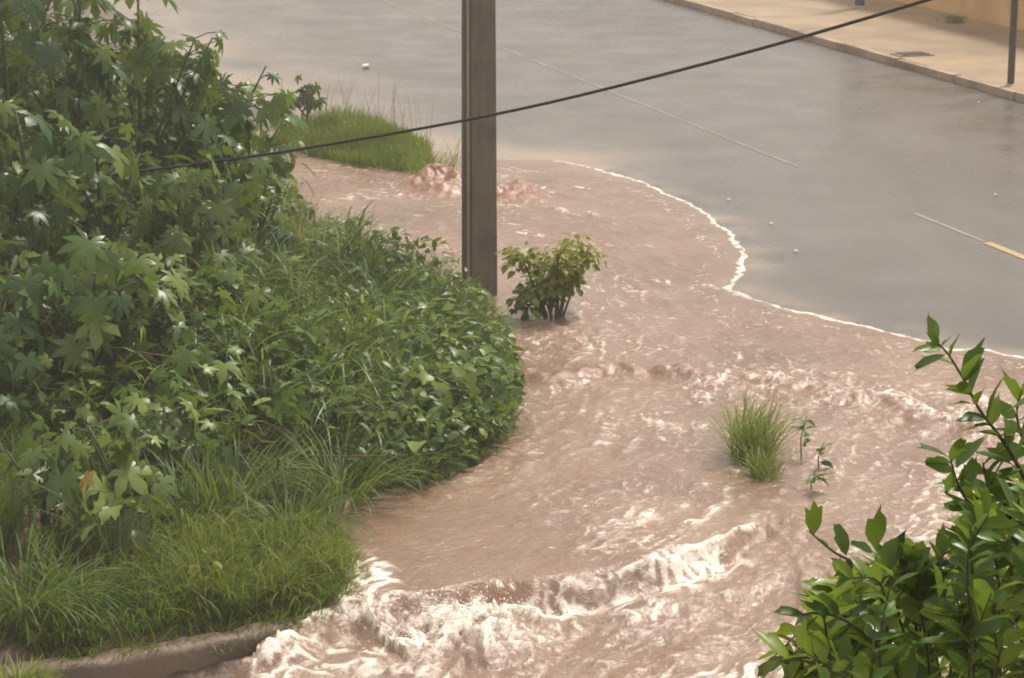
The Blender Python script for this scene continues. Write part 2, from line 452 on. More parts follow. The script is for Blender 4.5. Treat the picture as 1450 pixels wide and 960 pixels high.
patch = np.exp(-((UU-pu)/4.5)**2-((SS-ps)/1.5)**2)*.75  # dark reflection in the wet far road, painted into the asphalt colour
pc = at(1115, 138)[:2]; pu, ps = pc@U, pc@N
patch = patch + np.exp(-((UU-pu)/.8)**2-((SS-ps)/.35)**2)*.3
me = mesh_np('road', np.c_[RX.ravel(), RY.ravel(), np.full(RX.size, .004)], np.stack([i, i+nx, i+nx+1, i+1], 1), M_road, {'silt': silt.ravel(), 'patch': patch.ravel()})
tag(link('road', me), 'wet grey asphalt road running away to the upper left', 'road', kind='structure')
# pavement across the road
mb = MB(); mb.box(un(55, (S_KERB+.14+S_WALL+5)/2, .06), (S_WALL+5-S_KERB-.14, 170, .12), RA)
tag(mb.build('pavement', M_walk, smooth=False), 'tan concrete pavement between the far kerb and the ochre wall', 'pavement', kind='structure')
mb = MB(); u = -30
while u < 140:
    L = .98 if random.random() > .06 else .9
    mb.box(un(u+L/2, S_KERB+.068+random.uniform(-.012, .012), .06+random.uniform(-.012, .01)), (.135, L, .13), RA+random.uniform(-.012, .012)); u += 1.0
tag(mb.build('kerb', M_kerb, smooth=False), 'pale chipped concrete kerb along the far side of the road', 'kerb', kind='structure')
# markings
def strip(name, u0, u1, s, w, mat, label, z=.008):
    mb = MB(); n = max(2, int((u1-u0)/.4)); uu = np.linspace(u0, u1, n)
    wv = w*(.75+.5*rng.random(n)); c = s+.02*fbm(uu*.7, uu*0, 4, 2)
    V = []
    for k in range(n): V += [un(uu[k], c[k]-wv[k]/2, z), un(uu[k], c[k]+wv[k]/2, z)]
    mb.add(V, [(2*k, 2*k+1, 2*k+3, 2*k+2) for k in range(n-1)])
    tag(mb.build(name, mat, smooth=False), label, 'road marking', kind='structure')
um = lambda x, y: float(at(x, y)[:2]@U)
strip('road_marking', um(1398, 342), um(1290, 303), S_MID, .06, M_paint, 'short pale stretch of the centre line before its yellow end')
strip('road_marking', um(1130, 237), 70, S_MID, .045, M_paint, 'thin worn pale centre line on the grey road')
strip('road_marking', um(1600, 420), um(1402, 344), S_MID, .11, M_yline, 'short yellow end of the road centre line', .009)

# ochre wall beyond the pavement
u_w0, u_w1 = -10, um(1180, -8)
w = empty('boundary_wall', un((u_w0+u_w1)/2, S_WALL+.1, .12), 'ochre plastered wall behind the far pavement at top right', 'wall')
mb = MB(); mb.box(un((u_w0+u_w1)/2, S_WALL+.1, 1.35), (.18, u_w1-u_w0, 2.5), RA); mb.build('wall_face', M_wall, w, False)
mb = MB(); mb.box(un((u_w0+u_w1)/2, S_WALL+.1, 2.64), (.26, u_w1-u_w0+.06, .08), RA); mb.build('coping', M_kerb, w, False)

# ------------------------------------------------------------------ floodwater
WX0, WY0, WST = -5.2, 12.6, .021
X, Y, Q = grid(WX0, 8.2, WY0, 34.0, WST)
def pct(f, a, b): return sstep(np.percentile(f, a), np.percentile(f, b), f)
sd = sdist(X, Y, FLOOD)+.07*fbm(X*2.3, Y*2.3, 45, 3)+.03*pn(X*9, Y*9, 46)
lo = sdist(X, Y, LOWPOLY)+.13*fbm(X*1.5, Y*1.5, 47, 4)
dl, pl = poly_dist(X, Y, LEDGE)
df, pf = poly_dist(X, Y, FRONT)
dk, pk = poly_dist(X, Y, KERBW)
low = sstep(-.02, .26+.16*fbm(X*1.2, Y*1.2, 49, 2), lo)*(1-.62*sstep(.46, .76, pl))*sstep(S_NEAR-.05, S_NEAR-1.1, X*N[0]+Y*N[1])
wx = X+.22*fbm(X*1.7, Y*1.7, 21, 3); wy = Y+.22*fbm(X*1.7, Y*1.7, 31, 3)
fa = -0.95; fx = wx*math.cos(fa)+wy*math.sin(fa); fy = -wx*math.sin(fa)+wy*math.cos(fa)
FLOW = smooth_line(gp([(380, 250), (560, 285), (720, 292), (860, 340), (960, 425), (1000, 540), (960, 650), (840, 745), (660, 850), (480, 980), (300, 1100)]), 6)
da, pa = poly_dist(X, Y, FLOW); FL = np.array(FLOW); seg = np.hypot(*np.diff(FL, axis=0).T); arc = np.concatenate([[0], np.cumsum(seg)])
al = np.interp(pa*(len(FL)-1), np.arange(len(FL)), arc)
ii = np.clip((pa*(len(FL)-1)).astype(int), 0, len(FL)-2); tx = (FL[ii+1]-FL[ii]); sg_ = np.sign(tx[..., 0]*(Y-FL[ii][..., 1])-tx[..., 1]*(X-FL[ii][..., 0]))
ac = da*sg_+.16*fbm(X*1.3, Y*1.3, 25, 3); al = al+.16*fbm(X*1.3, Y*1.3, 27, 3)
film = .052*sstep(0, .22, sd)**.6 - .03
z = film.copy()
z += ZL*low
turb = sstep(.1, .8, sd)
small = .6*fbm(fx*3.6, fy*5.6, 41, 4)+.6*fbm(al*1.6, ac*5.0, 42, 4); big = fbm(al*.8, ac*2.2, 43, 3)
calm = np.exp(-((X-at(600, 780)[0])/.95)**4-((Y-at(600, 780)[1])/1.25)**4)
fast = .68+.32*sstep(26, 21, Y)
amp = .022*fast+.018*sstep(0, .6, lo)
z += (small*amp+big*.022)*turb*(1-.85*calm)
foam = np.zeros(X.shape); mud = np.zeros(X.shape)
# leading edge
edge_n = .55+.55*fbm(X*2.6, Y*2.6, 51, 3)
ew = .028+.05*np.clip(fbm(X*1.6, Y*1.6, 53, 3)+.4, 0, 1)
lace_e = pct(ridge(X*7, Y*5, 57, 3), 20, 80)
e = np.exp(-((sd-.05)/ew)**2)*(df < .6)*sstep(.08, .115, pf)*np.clip(.62+edge_n*.6, .3, 1.2)*(.55+.5*lace_e)
foam = np.maximum(foam, e*.98); z += e*.018
e2 = np.exp(-((sd-.30-.15*edge_n)/.16)**2)*(df < .9)*sstep(.12, .2, pf)*pct(ridge(X*5, Y*5, 55, 3), 70, 96); foam = np.maximum(foam, e2*.55)
# foam filaments and flecks on the fast water, also painting its small highlights
pat = .42+.58*sstep(-.25, .4, fbm(X*.8, Y*.8, 81, 3))
f1 = pct(ridge(al*.55, ac*3.4, 61, 4), 68, 98)*.72
f2 = pct(ridge(al*1.7, ac*5.2, 71, 3)+.25*big, 72, 98.5)*.58
f3 = pct(fbm(wx*9, wy*6, 75, 3)+.6*small, 90, 99.2)*.6
f4 = pct(ridge(wx*6.5, wy*5.5, 77, 3), 62, 98)*.42
lace = pct(ridge(wx*9, wy*8, 79, 2), 35, 90)
fl = np.maximum.reduce([f1*pat*(.55+.45*lace), f2*pat*(.5+.5*lace), f3*(.2+.8*pat), f4*(.4+.6*pat)])*turb*(1-.92*calm)*(.5+.5*fast)
foam = np.maximum(foam, fl*(1+.25*sstep(.2, 1.2, lo)))
z += .012*fl
# standing wave over the flooded kerb
kb = np.exp(-(dk/.20)**2)*sstep(.04, .14, pk)
kn = .5+.9*fbm(X*3.1, Y*3.1, 91, 4)
z += kb*(.02+.09*np.clip(kn, 0, 1.3))
kt = np.exp(-((dk-.02)/.12)**2)*np.clip(.35+.9*lace, 0, 1)*sstep(.05, .14, pk)*(.25+.75*sstep(.2, .8, kn))*(.4+.6*sstep(.35, .6, pk))
foam = np.maximum(foam, kt*.85)
mud = np.maximum(mud, kb*.55)
kb2 = np.exp(-((dk-.35)/.45)**2)*sstep(.25, .5, pk); foam = np.maximum(foam, kb2*np.maximum(f2, f4*1.4)*.85); z += kb2*.03*fbm(X*4, Y*4, 95, 3)
# fall over the lower kerb: smooth lip, then broken white water
along = pl
heavy = 1.15*np.exp(-((along-.40)/.075)**2)+.95*np.exp(-((along-.23)/.05)**2)+.35*np.exp(-((along-.31)/.05)**2)+.12*np.exp(-((along-.52)/.05)**2)
heavy = np.clip(heavy, 0, 1.1)*sstep(.80, .72, along)
ch = ridge(wx*3.4+1.2*lo, wy*2.2, 101, 4); ch2 = ridge(wx*7, wy*4.5, 103, 3); cl = fbm(wx*4, wy*3, 111, 4)
wid = .12+1.0*heavy
ch4 = fbm(al*1.0, ac*7, 107, 3)
z += (-.04*np.exp(-((lo-.20)/.09)**2)+.05*np.exp(-((lo-.55)/.16)**2)*(.6+.8*fbm(X*3, Y*3, 98, 2)))*sstep(.3, .42, along)*sstep(.82, .74, along)
wf = sstep(.02+.12*pct(ch4, 20, 90), .20, lo)*sstep(wid*1.15, wid*.3, lo)
ch3 = ridge(wx*13, wy*9, 105, 3)
z += wf*heavy*(.03+.08*np.clip(cl+.35, 0, 1.3)+.03*pct(ch2, 30, 98)+.03*pct(ch3, 30, 98)) + wf*.05*(ch-.5)
foam = np.maximum(foam, wf*np.clip(.05+1.0*heavy, 0, 1)*np.clip(.02+.55*pct(ch, 35, 95)+.5*pct(ch2, 45, 97)+.35*pct(ch3, 45, 97)+.45*cl, 0, 1.1)*sstep(.82, .72, along))
crest = np.exp(-((lo-.10-.06*fbm(X*3, Y*3, 99, 2))/.032)**2)*sstep(.46, .55, along)*sstep(.79, .74, along)
foam = np.maximum(foam, crest*np.clip(.42+.45*lace+.55*cl, 0, 1)); z += crest*.02
# second and third foam trains running down the lower street
for pts, a, sg in (([(340, 950), (450, 935), (560, 925), (700, 900), (800, 880), (900, 858), (990, 835), (1060, 800)], 1.1, .10),
                   ([(514, 858), (503, 878), (478, 899), (440, 914), (395, 936), (340, 957)], 1.25, .15),
                   ([(370, 975), (480, 955), (600, 950), (700, 935), (790, 905), (900, 890), (1080, 850)], .7, .08),
                   ([(980, 940), (1080, 920), (1180, 880), (1300, 820)], .45, .09),
                   ([(1100, 900), (1150, 840), (1230, 800)], .3, .07)):
    d2, p2 = poly_dist(X, Y, smooth_line(gp(pts, ZL), 5))
    g = np.exp(-((d2)/(sg*(1.5+2.2*np.clip(fbm(X*1.4, Y*1.4, 123, 2)+.3, 0, 1))))**2)*np.clip(.75+.9*fbm(X*2.2, Y*2.2, 121, 3), 0, 1)
    foam = np.maximum(foam, g*a*sstep(1.0, .9, p2)*np.clip(.15+.9*pct(ch2, 25, 92)+.4*pct(ch3, 40, 97), 0, 1.1)); z += g*.04*a*(.5+ch2*.6)
# boils where the drain throws the water up
for gc, rx, ry, hh in ((G1, .38, .58, .20), (G2, .34, .5, .15)):
    q = ((X-gc[0])/rx)**2+((Y-gc[1])/ry)**2
    bl = 1/(1+q**2.2)*(.8+.6*fbm(X*4, Y*3, 131, 4)+.25*ridge(X*7, Y*5, 133, 2)); z += bl*hh*np.exp(-q*.12)
    mud = np.maximum(mud, sstep(.10, .5, np.exp(-q*.6))*np.clip(.95+.6*fbm(X*5, Y*4, 135, 3), 0, 1))
    ring = np.exp(-((np.sqrt(q)-1.45)/.22)**2)*(.55+.5*fbm(X*4, Y*4, 137, 3)); foam = np.maximum(foam, ring*1.1*(sd > 0)*np.clip(.1+pct(f3+f4, 40, 96), 0, 1))
    top = np.exp(-(((X-gc[0])/rx)**2+((Y-gc[1]-ry*.8)/(ry*.6))**2)*1.2)*sstep(.0, .5, fbm(X*7, Y*7, 139, 3)+.3); foam = np.maximum(foam, top*.8*(.3+.7*lace))
# pale streaks downstream of the boils
for pts, a, sg in (([(700, 262), (790, 268), (860, 272)], .7, .06), ([(740, 290), (790, 300), (830, 312)], .8, .07), ([(690, 305), (740, 330), (790, 342), (820, 350)], .85, .06),
                   ([(500, 280), (560, 283), (590, 287)], .6, .05), ([(570, 305), (610, 315), (640, 335)], .45, .07), ([(700, 450), (800, 470), (950, 480), (1100, 500)], .35, .1),
                   ([(980, 408), (1040, 415), (1100, 440)], .5, .1), ([(870, 470), (960, 475), (1060, 490), (1110, 510)], .38, .06), ([(760, 540), (800, 547), (840, 540)], .95, .08), ([(1030, 662), (1062, 672), (1100, 668)], .55, .05), ([(738, 452), (780, 466), (836, 456)], .5, .05), ([(1080, 700), (1120, 690), (1160, 705)], .4, .05)):
    d2, p2 = poly_dist(X, Y, smooth_line(gp(pts), 4))
    d2 = d2+.10*fbm(X*2.5, Y*2.5, 143, 3)
    g = np.exp(-(d2/(sg*1.5))**2)*np.clip(.6+1.0*fbm(X*3, Y*3, 141, 3), 0, 1.1)*sstep(0, .2, p2)*sstep(1, .8, p2)
    foam = np.maximum(foam, g*a*np.clip(.25+1.0*pct(ridge(X*6, Y*5, 145, 3), 30, 95), 0, 1.05)); z += g*.025
mud = np.maximum(mud, .38*sstep(.0, .6, fbm(al*.45, ac*2.6, 151, 4))*turb)
s_rd = X*N[0]+Y*N[1]; z = np.where((s_rd > S_NEAR-.05) & (sd > .03), np.maximum(z, .009+.004*small), z)
foam *= (sd > -.05); z = np.where(sd < 0, -.03+np.clip(sd, -.3, 0)*.3+ZL*low, z)
V = np.c_[X.ravel(), Y.ravel(), z.ravel()]
keep = (sd > -.12).ravel()
Q = Q[keep[Q].all(1)]
used = np.zeros(len(V), bool); used[Q.ravel()] = True
remap = np.cumsum(used)-1
me = mesh_np('floodwater', V[used], remap[Q], M_water, {'foam': np.clip(foam, 0, 1.2).ravel()[used], 'mud': np.clip(mud, 0, 1).ravel()[used]})
tag(link('floodwater', me), 'muddy brown floodwater with white foam spreading across the road edge', 'floodwater', kind='structure')

def water_z(x, y):
    j = int(round((x-WX0)/WST)); k = int(round((y-WY0)/WST))
    return float(z[min(max(k, 0), z.shape[0]-1), min(max(j, 0), z.shape[1]-1)])

# spray: lumps and drops thrown up over the fall
ico_v = []; 
def blob_block(mb, c, r):
    # small rounded quad lump
    s = np.array([[-1, -1, -1], [1, -1, -1], [1, 1, -1], [-1, 1, -1], [-1, -1, 1], [1, -1, 1], [1, 1, 1], [-1, 1, 1]], float)/1.73
    s = s*(1+rng.normal(0, .25, (8, 1))); a = rng.random()*6.28
    R = np.array([[math.cos(a), -math.sin(a), 0], [math.sin(a), math.cos(a), 0], [0, 0, 1]])
    mb.add(s@R.T*r+c, [(0, 3, 2, 1), (4, 5, 6, 7), (0, 1, 5, 4), (1, 2, 6, 5), (2, 3, 7, 6), (3, 0, 4, 7)])
M_foam = plain('white_foam', (.80, .74, .67), (.86, .81, .75), 30, .5, .2)
mb = MB(); cand = np.argwhere((foam > .62) & (heavy > .35) & (lo > -.02) & (lo < 1.1)); rng.shuffle(cand)
for k, j in cand[:420]:
    h_ = abs(rng.normal(0, .05))*heavy[k, j]
    blob_block(mb, (X[k, j]+rng.normal(0, .02), Y[k, j]+rng.normal(0, .02), z[k, j]+h_), rng.uniform(.003, .009))
tag(mb.build('spray', M_foam), 'white drops of spray leaping above the water fall', 'spray', kind='stuff')

# lower kerb (its dry left part shows below the grass)
KL = np.array(smooth_line(gp([(-80, 975), (60, 952), (200, 932), (320, 910), (400, 893), (430, 884)], -.08), 8)); kn_ = len(KL)
kt_ = np.gradient(KL, axis=0); kt_ /= np.linalg.norm(kt_, axis=1)[:, None]; kp_ = np.c_[-kt_[:, 1], kt_[:, 0]]
prof = [(-.085, -.34), (-.075, -.07), (-.045, -.035), (.06, -.025), (.085, -.05), (.12, -.34)]; V = []
for k in range(kn_):
    for (o_, zz) in prof:
        jit = .035*fbm(np.array([k*.35+o_*9]), np.array([zz*7]), 301, 3)[0]
        V.append((KL[k, 0]-kp_[k, 0]*-o_, KL[k, 1]-kp_[k, 1]*-o_, zz+jit))
m = len(prof); mb = MB(); mb.add(V, [(k*m+q, k*m+q+1, (k+1)*m+q+1, (k+1)*m+q) for k in range(kn_-1) for q in range(m-1)])
tag(mb.build('kerb', M_mudkerb, smooth=True), 'muddy brown kerb below the soft grass at lower left', 'kerb', kind='structure')
# lower street sheet
LS = gp([(-400, 1060), (60, 958), (200, 938), (320, 916), (400, 899), (480, 880)], ZL)
mb = MB(); V = [(p[0], p[1], ZL-.025) for p in LS]+[(p[0]*.9+.8, 11.0, ZL-.03) for p in LS]; n = len(LS)
Vn = np.array(V); qs = [(k, k+n, k+n+1, k+1) for k in range(n-1)]
me = mesh_np('lower_street', Vn, np.array(qs), M_road, {'silt': rng.random(len(Vn))*.5, 'patch': rng.random(len(Vn))*.3})
tag(link('lower_street', me), 'strip of wet grey street below the grassy bank', 'street', kind='structure')

# ------------------------------------------------------------------ vegetation: stuff
def scatter(n, poly, dens=None, pad=0.0):
    P = np.array(poly); lo_, hi_ = P.min(0), P.max(0)
    lo_ = np.maximum(lo_, [-9, 13]); hi_ = np.minimum(hi_, [6, 37])
    out = []; c = 0
    while c < n:
        q = lo_+rng.random((n*2, 2))*(hi_-lo_)
        m = inside(q[:, 0], q[:, 1], poly)
        if dens is not None: m &= rng.random(len(q)) < dens(q[:, 0], q[:, 1])
        # only what the photo could show: a fan a little wider than the view
        m &= (q[:, 0] > -q[:, 1]*.30-.8)
        q = q[m]; out.append(q); c += len(q)
    return np.vstack(out)[:n]
def on_ground(q): return np.c_[q, ground_h(q[:, 0], q[:, 1])]
TONGUE = gp([(452, 735), (480, 765), (508, 806), (490, 848), (430, 880), (300, 902), (160, 918), (60, 935), (40, 900), (120, 850), (220, 800), (330, 770)])

def clumps(poly, nc, per, rad, dens):
    c = scatter(nc, poly, dens); k = rng.integers(int(per*.4), int(per*1.6), nc); idx = np.repeat(np.arange(nc), k)
    q = c[idx]+rng.normal(0, 1, (len(idx), 2))*rad*rng.uniform(.5, 1.2, nc)[idx][:, None]
    m = inside(q[:, 0], q[:, 1], poly); return c, idx[m], q[m]
c, ix, q = clumps(BANK, 2600, 34, .10, lambda x, y: np.clip(.62+.6*fbm(x*.9, y*.9, 201, 3), .05, 1)*np.where(inside(x, y, TONGUE), .06, 1))
n = len(q); P = on_ground(q); nc = len(c)
sp = fbm(c[:, 0]*.8, c[:, 1]*.8, 211, 3); bd = sdist(q[:, 0], q[:, 1], BANK)
ch_ = np.clip(.40+.30*sp+.20*rng.random(nc)**2*2, .2, 1.0); ct = np.clip(.56+.5*fbm(c[:, 0]*1.6, c[:, 1]*1.6, 221, 2)+rng.normal(0, .15, nc), 0, .95)
cd = rng.random(nc)*2*PI; cw = rng.choice([.006, .009, .013, .02], nc, p=[.3, .35, .25, .1]); cbend = rng.uniform(.6, 2.3, nc)
flowlean = .5*sstep(.6, 0, bd)
mb = MB(); blades(mb, P, ch_[ix]*rng.uniform(.5, 1.15, n)*(.55+.45*sstep(0, 1.0, bd)), cd[ix]+rng.normal(0, 1.1, n), np.abs(rng.normal(.15, .18, n))+flowlean*.3, cbend[ix]*rng.uniform(.6, 1.2, n)+flowlean, cw[ix]*rng.uniform(.7, 1.3, n), np.clip(ct[ix]+rng.normal(0, .09, n)+.25*(rng.random(n) < .04), 0, 1))
tag(mb.build('grass', M_grass), 'dense dark green grass covering the bank on the left', 'grass', kind='stuff')

c, ix, q = clumps(TONGUE, 460, 34, .075, lambda x, y: np.clip(.7+.5*fbm(x*2, y*2, 231, 2), .2, 1))
n = len(q); P = on_ground(q); nc = len(c); bd = sdist(q[:, 0], q[:, 1], TONGUE); sp = fbm(c[:, 0]*1.8, c[:, 1]*1.8, 241, 3)
ct = np.clip(.5+.5*sp+rng.normal(0, .13, nc), 0, 1)
mb = MB(); blades(mb, P, np.clip((.20+.20*sp[ix]+.22*rng.random(n)**2)*(.5+rng.random(nc))[ix]*(.7+.3*sstep(0, .5, bd)), .07, .55), rng.normal(-.9, 1.3, n)+rng.normal(0, .8, nc)[ix], np.abs(rng.normal(.2, .2, n)), rng.uniform(.7, 2.6, n), rng.uniform(.004, .013, n), np.clip(ct[ix]+rng.normal(0, .1, n), 0, 1))
tag(mb.build('soft_grass', M_soft), 'bright soft yellow green grass at the lower left edge of the bank', 'grass', kind='stuff')

n = 90
q = scatter(n, ISLE); P = on_ground(q)
mb = MB(); blades(mb, P, rng.uniform(.6, 1.05, n), rng.random(n)*2*PI, np.abs(rng.normal(.06, .08, n)), rng.uniform(.2, .7, n), rng.uniform(.006, .01, n), rng.uniform(.5, 1, n))
tag(mb.build('tall_grass', M_dry), 'thin pale seed stalks rising from the grass island', 'grass', kind='stuff')
n = 9000
q = scatter(n, ISLE); P = on_ground(q); sp = fbm(q[:, 0]*1.5, q[:, 1]*1.5, 251, 2)
tint = np.clip(.5+.5*sp+rng.normal(0, .12, n), 0, 1)
mb = MB(); blades(mb, P, np.clip((.34+.25*sp+.25*rng.random(n))*(.45+.55*sstep(0, .8, sdist(q[:, 0], q[:, 1], ISLE))), .12, .9), rng.random(n)*2*PI, np.abs(rng.normal(.08, .12, n)), rng.uniform(.3, 1.5, n), rng.uniform(.007, .014, n), tint)
tag(mb.build('grass', M_soft), 'bright grass patch on the small island left of the pole', 'grass', kind='stuff')

# creeper mat over the bank edge near the water, and over the middle of the bank
def creeper(poly, n, kind, size, label, tint0, zup=(.12, .5)):
    q = scatter(n, poly); P = on_ground(q); P[:, 2] += rng.uniform(*zup, n)
    mb = MB(); leaves(mb, kind, P, rng.random(n)*2*PI, rng.normal(-.25, .45, n), rng.normal(0, .5, n), rng.uniform(*size, n), np.clip(rng.normal(tint0, .2, n), 0, 1))
    tag(mb.build('creeper', M_leaf), label, 'creeper', kind='stuff')
creeper(gp([(585, 700), (560, 650), (590, 600), (640, 570), (700, 560), (738, 575), (718, 638), (655, 676)]), 240, 'heart', (.04, .13), 'glossy heart leaved creeper spilling over the bank edge at the water', .5)
creeper(gp([(520, 560), (560, 520), (640, 520), (670, 545), (620, 575), (550, 580)]), 80, 'heart', (.05, .13), 'pale round leaved creeper in the grass of the bank near the pole', .75, (.3, .6))
creeper(gp([(60, 700), (60, 560), (250, 500), (420, 520), (470, 640), (300, 740)]), 1500, 'lance', (.06, .2), 'mixed low narrow leaves among the grass of the lower bank', .55, (.1, .55))
creeper(gp([(-100, 560), (0, 420), (180, 330), (360, 300), (440, 360), (360, 480), (150, 560)]), 2300, 'lance', (.10, .26), 'mixed dark narrow leaves under the castor plants', .48, (.15, 1.2))

creeper(gp([(470, 380), (560, 430), (680, 460), (728, 540), (728, 610), (655, 668), (590, 690), (500, 700), (440, 640), (400, 520)]), 3600, 'lance', (.05, .15), 'small mixed weeds filling the right half of the bank', .62, (.08, .5))
creeper(gp([(650, 500), (700, 480), (736, 540), (738, 590), (716, 640), (655, 676), (600, 698), (610, 650), (690, 590)]), 900, 'ovate', (.04, .11), 'leafy overhanging weeds along the rounded bank edge', .6, (.02, .4))
creeper(gp([(-150, 640), (0, 480), (200, 430), (420, 470), (470, 600), (420, 700), (200, 740), (40, 720)]), 900, 'palm5', (.08, .22), 'mixed young star leaved weeds and vines over the lower left bank', .66, (.12, .7))
c, ix, q = clumps(gp([(-200, 640), (-100, 420), (120, 330), (330, 300), (480, 380), (560, 470), (640, 600), (560, 690), (420, 700), (200, 720)]), 220, 16, .13, lambda x, y: np.clip(.6+.8*fbm(x*1.1, y*1.1, 261, 2), .05, 1))
n = len(q); nc = len(c); P = on_ground(q); lift = np.clip(rng.normal(.25, .25, nc), 0, .9)
P[:, 2] += lift[ix]*.5; ct = np.clip(rng.normal(.68, .2, nc), .15, .98)
mb = MB(); blades(mb, P, rng.uniform(.45, 1.05, n)*rng.uniform(.7, 1.15, nc)[ix], rng.random(n)*2*PI, np.abs(rng.normal(.3, .25, n)), rng.uniform(1.7, 3.0, n), rng.uniform(.012, .04, n)*rng.uniform(.5, 1.1, nc)[ix], np.clip(ct[ix]+rng.normal(0, .1, n), 0, 1), 8)
tag(mb.build('cane_grass', M_leaf), 'drooping broad bladed cane grass among the castor plants and weeds', 'grass', kind='stuff')

# ------------------------------------------------------------------ vegetation: individual plants
def castor(px, py, top, label, spread=.7, nl=16, leaf=.30, tint=.42, seed=0, z0=None, kind='palm', mat=None):
    r = np.random.default_rng(900+seed)
    b = at(px, py, .5); gx, gy = b[0], b[1]; gz = G(gx, gy)
    root = empty('castor_plant', (gx, gy, gz), label, 'plant', 'castor plants on the bank')
    st = MB(); fo = MB(); hgt = top
    bend = r.normal(0, .10, 2)
    main = [np.array([gx+bend[0]*hgt*t*t, gy+bend[1]*hgt*t*t, gz-.05+hgt*.9*t]) for t in np.linspace(0, 1, 7)]
    st.tube(main, (.03, .012), 6)
    pos = []; az = []; pit = []; rol = []; siz = []; tin = []
    branches = [main]
    for k in range(3):
        t = r.uniform(.25, .6); i0 = int(t*6); a = r.random()*2*PI; L = hgt*r.uniform(.3, .5)
        br = [main[i0]+np.array([math.cos(a)*L*.55*s, math.sin(a)*L*.55*s, L*s]) for s in np.linspace(0, 1, 5)]
        st.tube(br, (.016, .008), 5); branches.append(br)
    for k in range(nl):
        br = branches[k % len(branches)] if k % 2 else main
        t = r.uniform(.2, 1)**.8; i0 = min(int(t*(len(br)-1)), len(br)-2); p0 = br[i0]+(br[i0+1]-br[i0])*r.random()
        a = k*2.4+r.normal(0, .4); L = spread*r.uniform(.35, .75)*(1.15-.6*t)
        p1 = p0+np.array([math.cos(a)*L, math.sin(a)*L, L*r.uniform(.05, .5)])
        mid = (p0+p1)/2+np.array([0, 0, .08*L])
        st.tube([p0, mid, p1], (.006, .004), 4, cap=False)
        pos.append(p1); az.append(a); pit.append(-r.uniform(.4, 1.42)); rol.append(r.normal(0, .35)); siz.append(leaf*r.uniform(.35, .95)); tin.append(np.clip(r.normal(tint, .17), 0, 1))
    h_ = np.arange(len(pos)) % 5 < 3
    for kd, m_ in ((kind, h_), ('palm5', ~h_)): leaves(fo, kd, np.array(pos)[m_], np.array(az)[m_], np.array(pit)[m_], np.array(rol)[m_], np.array(siz)[m_], np.array(tin)[m_])
    st.build('stem', M_stem, root); fo.build('foliage', mat or M_castor, root)
    return root

# base pixel, height m, label
castor_list = [
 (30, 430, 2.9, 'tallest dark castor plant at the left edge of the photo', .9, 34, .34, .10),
 (-40, 360, 3.2, 'very dark green castor plant at the top left corner behind the tallest one', .9, 30, .36, .05),
 (120, 400, 2.8, 'tall castor plant just right of the dark left edge clump', .9, 30, .34, .38),
 (205, 390, 2.7, 'castor plant with hanging star leaves under the top of the bank', .85, 30, .33, .45),
 (280, 380, 2.35, 'castor plant standing nearest the road at the upper bank edge', .8, 28, .31, .42),
 (332, 375, 1.85, 'castor plant on the right shoulder of the bank above the cable', .7, 24, .29, .40),
 (85, 330, 2.7, 'far castor plant behind the left clump near the top edge', .9, 26, .34, .35),
 (250, 330, 2.2, 'far castor plant whose crown meets the hazy road', .8, 26, .30, .50),
 (365, 400, 1.15, 'low castor plant where the cable enters the leaves', .55, 18, .24, .45),
 (60, 500, 1.9, 'castor plant with wide wet leaves below the left edge clump', .8, 24, .33, .40),
 (150, 470, 1.7, 'castor plant with pale hanging leaves in the middle of the thicket', .8, 22, .31, .55),
 (250, 460, 1.5, 'castor plant beside the drooping pale grass clump', .7, 20, .28, .50),
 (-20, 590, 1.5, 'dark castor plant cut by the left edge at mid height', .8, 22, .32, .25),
 (175, 690, 1.0, 'young castor plant with one large pale star leaf in the low grass', .45, 12, .36, .66),
 (60, 690, .9, 'young castor plant near the left edge above the yellow leaf', .5, 13, .30, .52),
 (165, 375, 2.75, 'castor plant filling the gap between the two tallest crowns at the top of the bank', .9, 26, .32, .36),
 (305, 355, 2.1, 'castor plant leaning over the upper bank edge toward the hazy road', .75, 24, .29, .42),
 (120, 560, 1.35, 'castor plant with half hidden stem between the brown stalks and the left edge', .75, 22, .30, .5),
 (320, 440, 1.3, 'castor plant right of the drooping pale grass clump', .65, 20, .27, .55),
 (200, 540, 1.1, 'low castor plant with yellowish green leaves in the middle thicket', .6, 18, .28, .68),
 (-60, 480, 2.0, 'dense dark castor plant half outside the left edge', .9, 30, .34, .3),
 (230, 620, .8, 'small castor plant above the large pale star leaf', .5, 14, .24, .62),
 (400, 430, .95, 'small castor plant on the bank crest left of the pole', .45, 14, .22, .42),
]
for k, (px, py, top, lab, spd, nl, lf, tn) in enumerate(castor_list):
    castor(px, py, top, lab, spd, int(nl*1.7), lf, min(1, tn*1.05+.15), k)

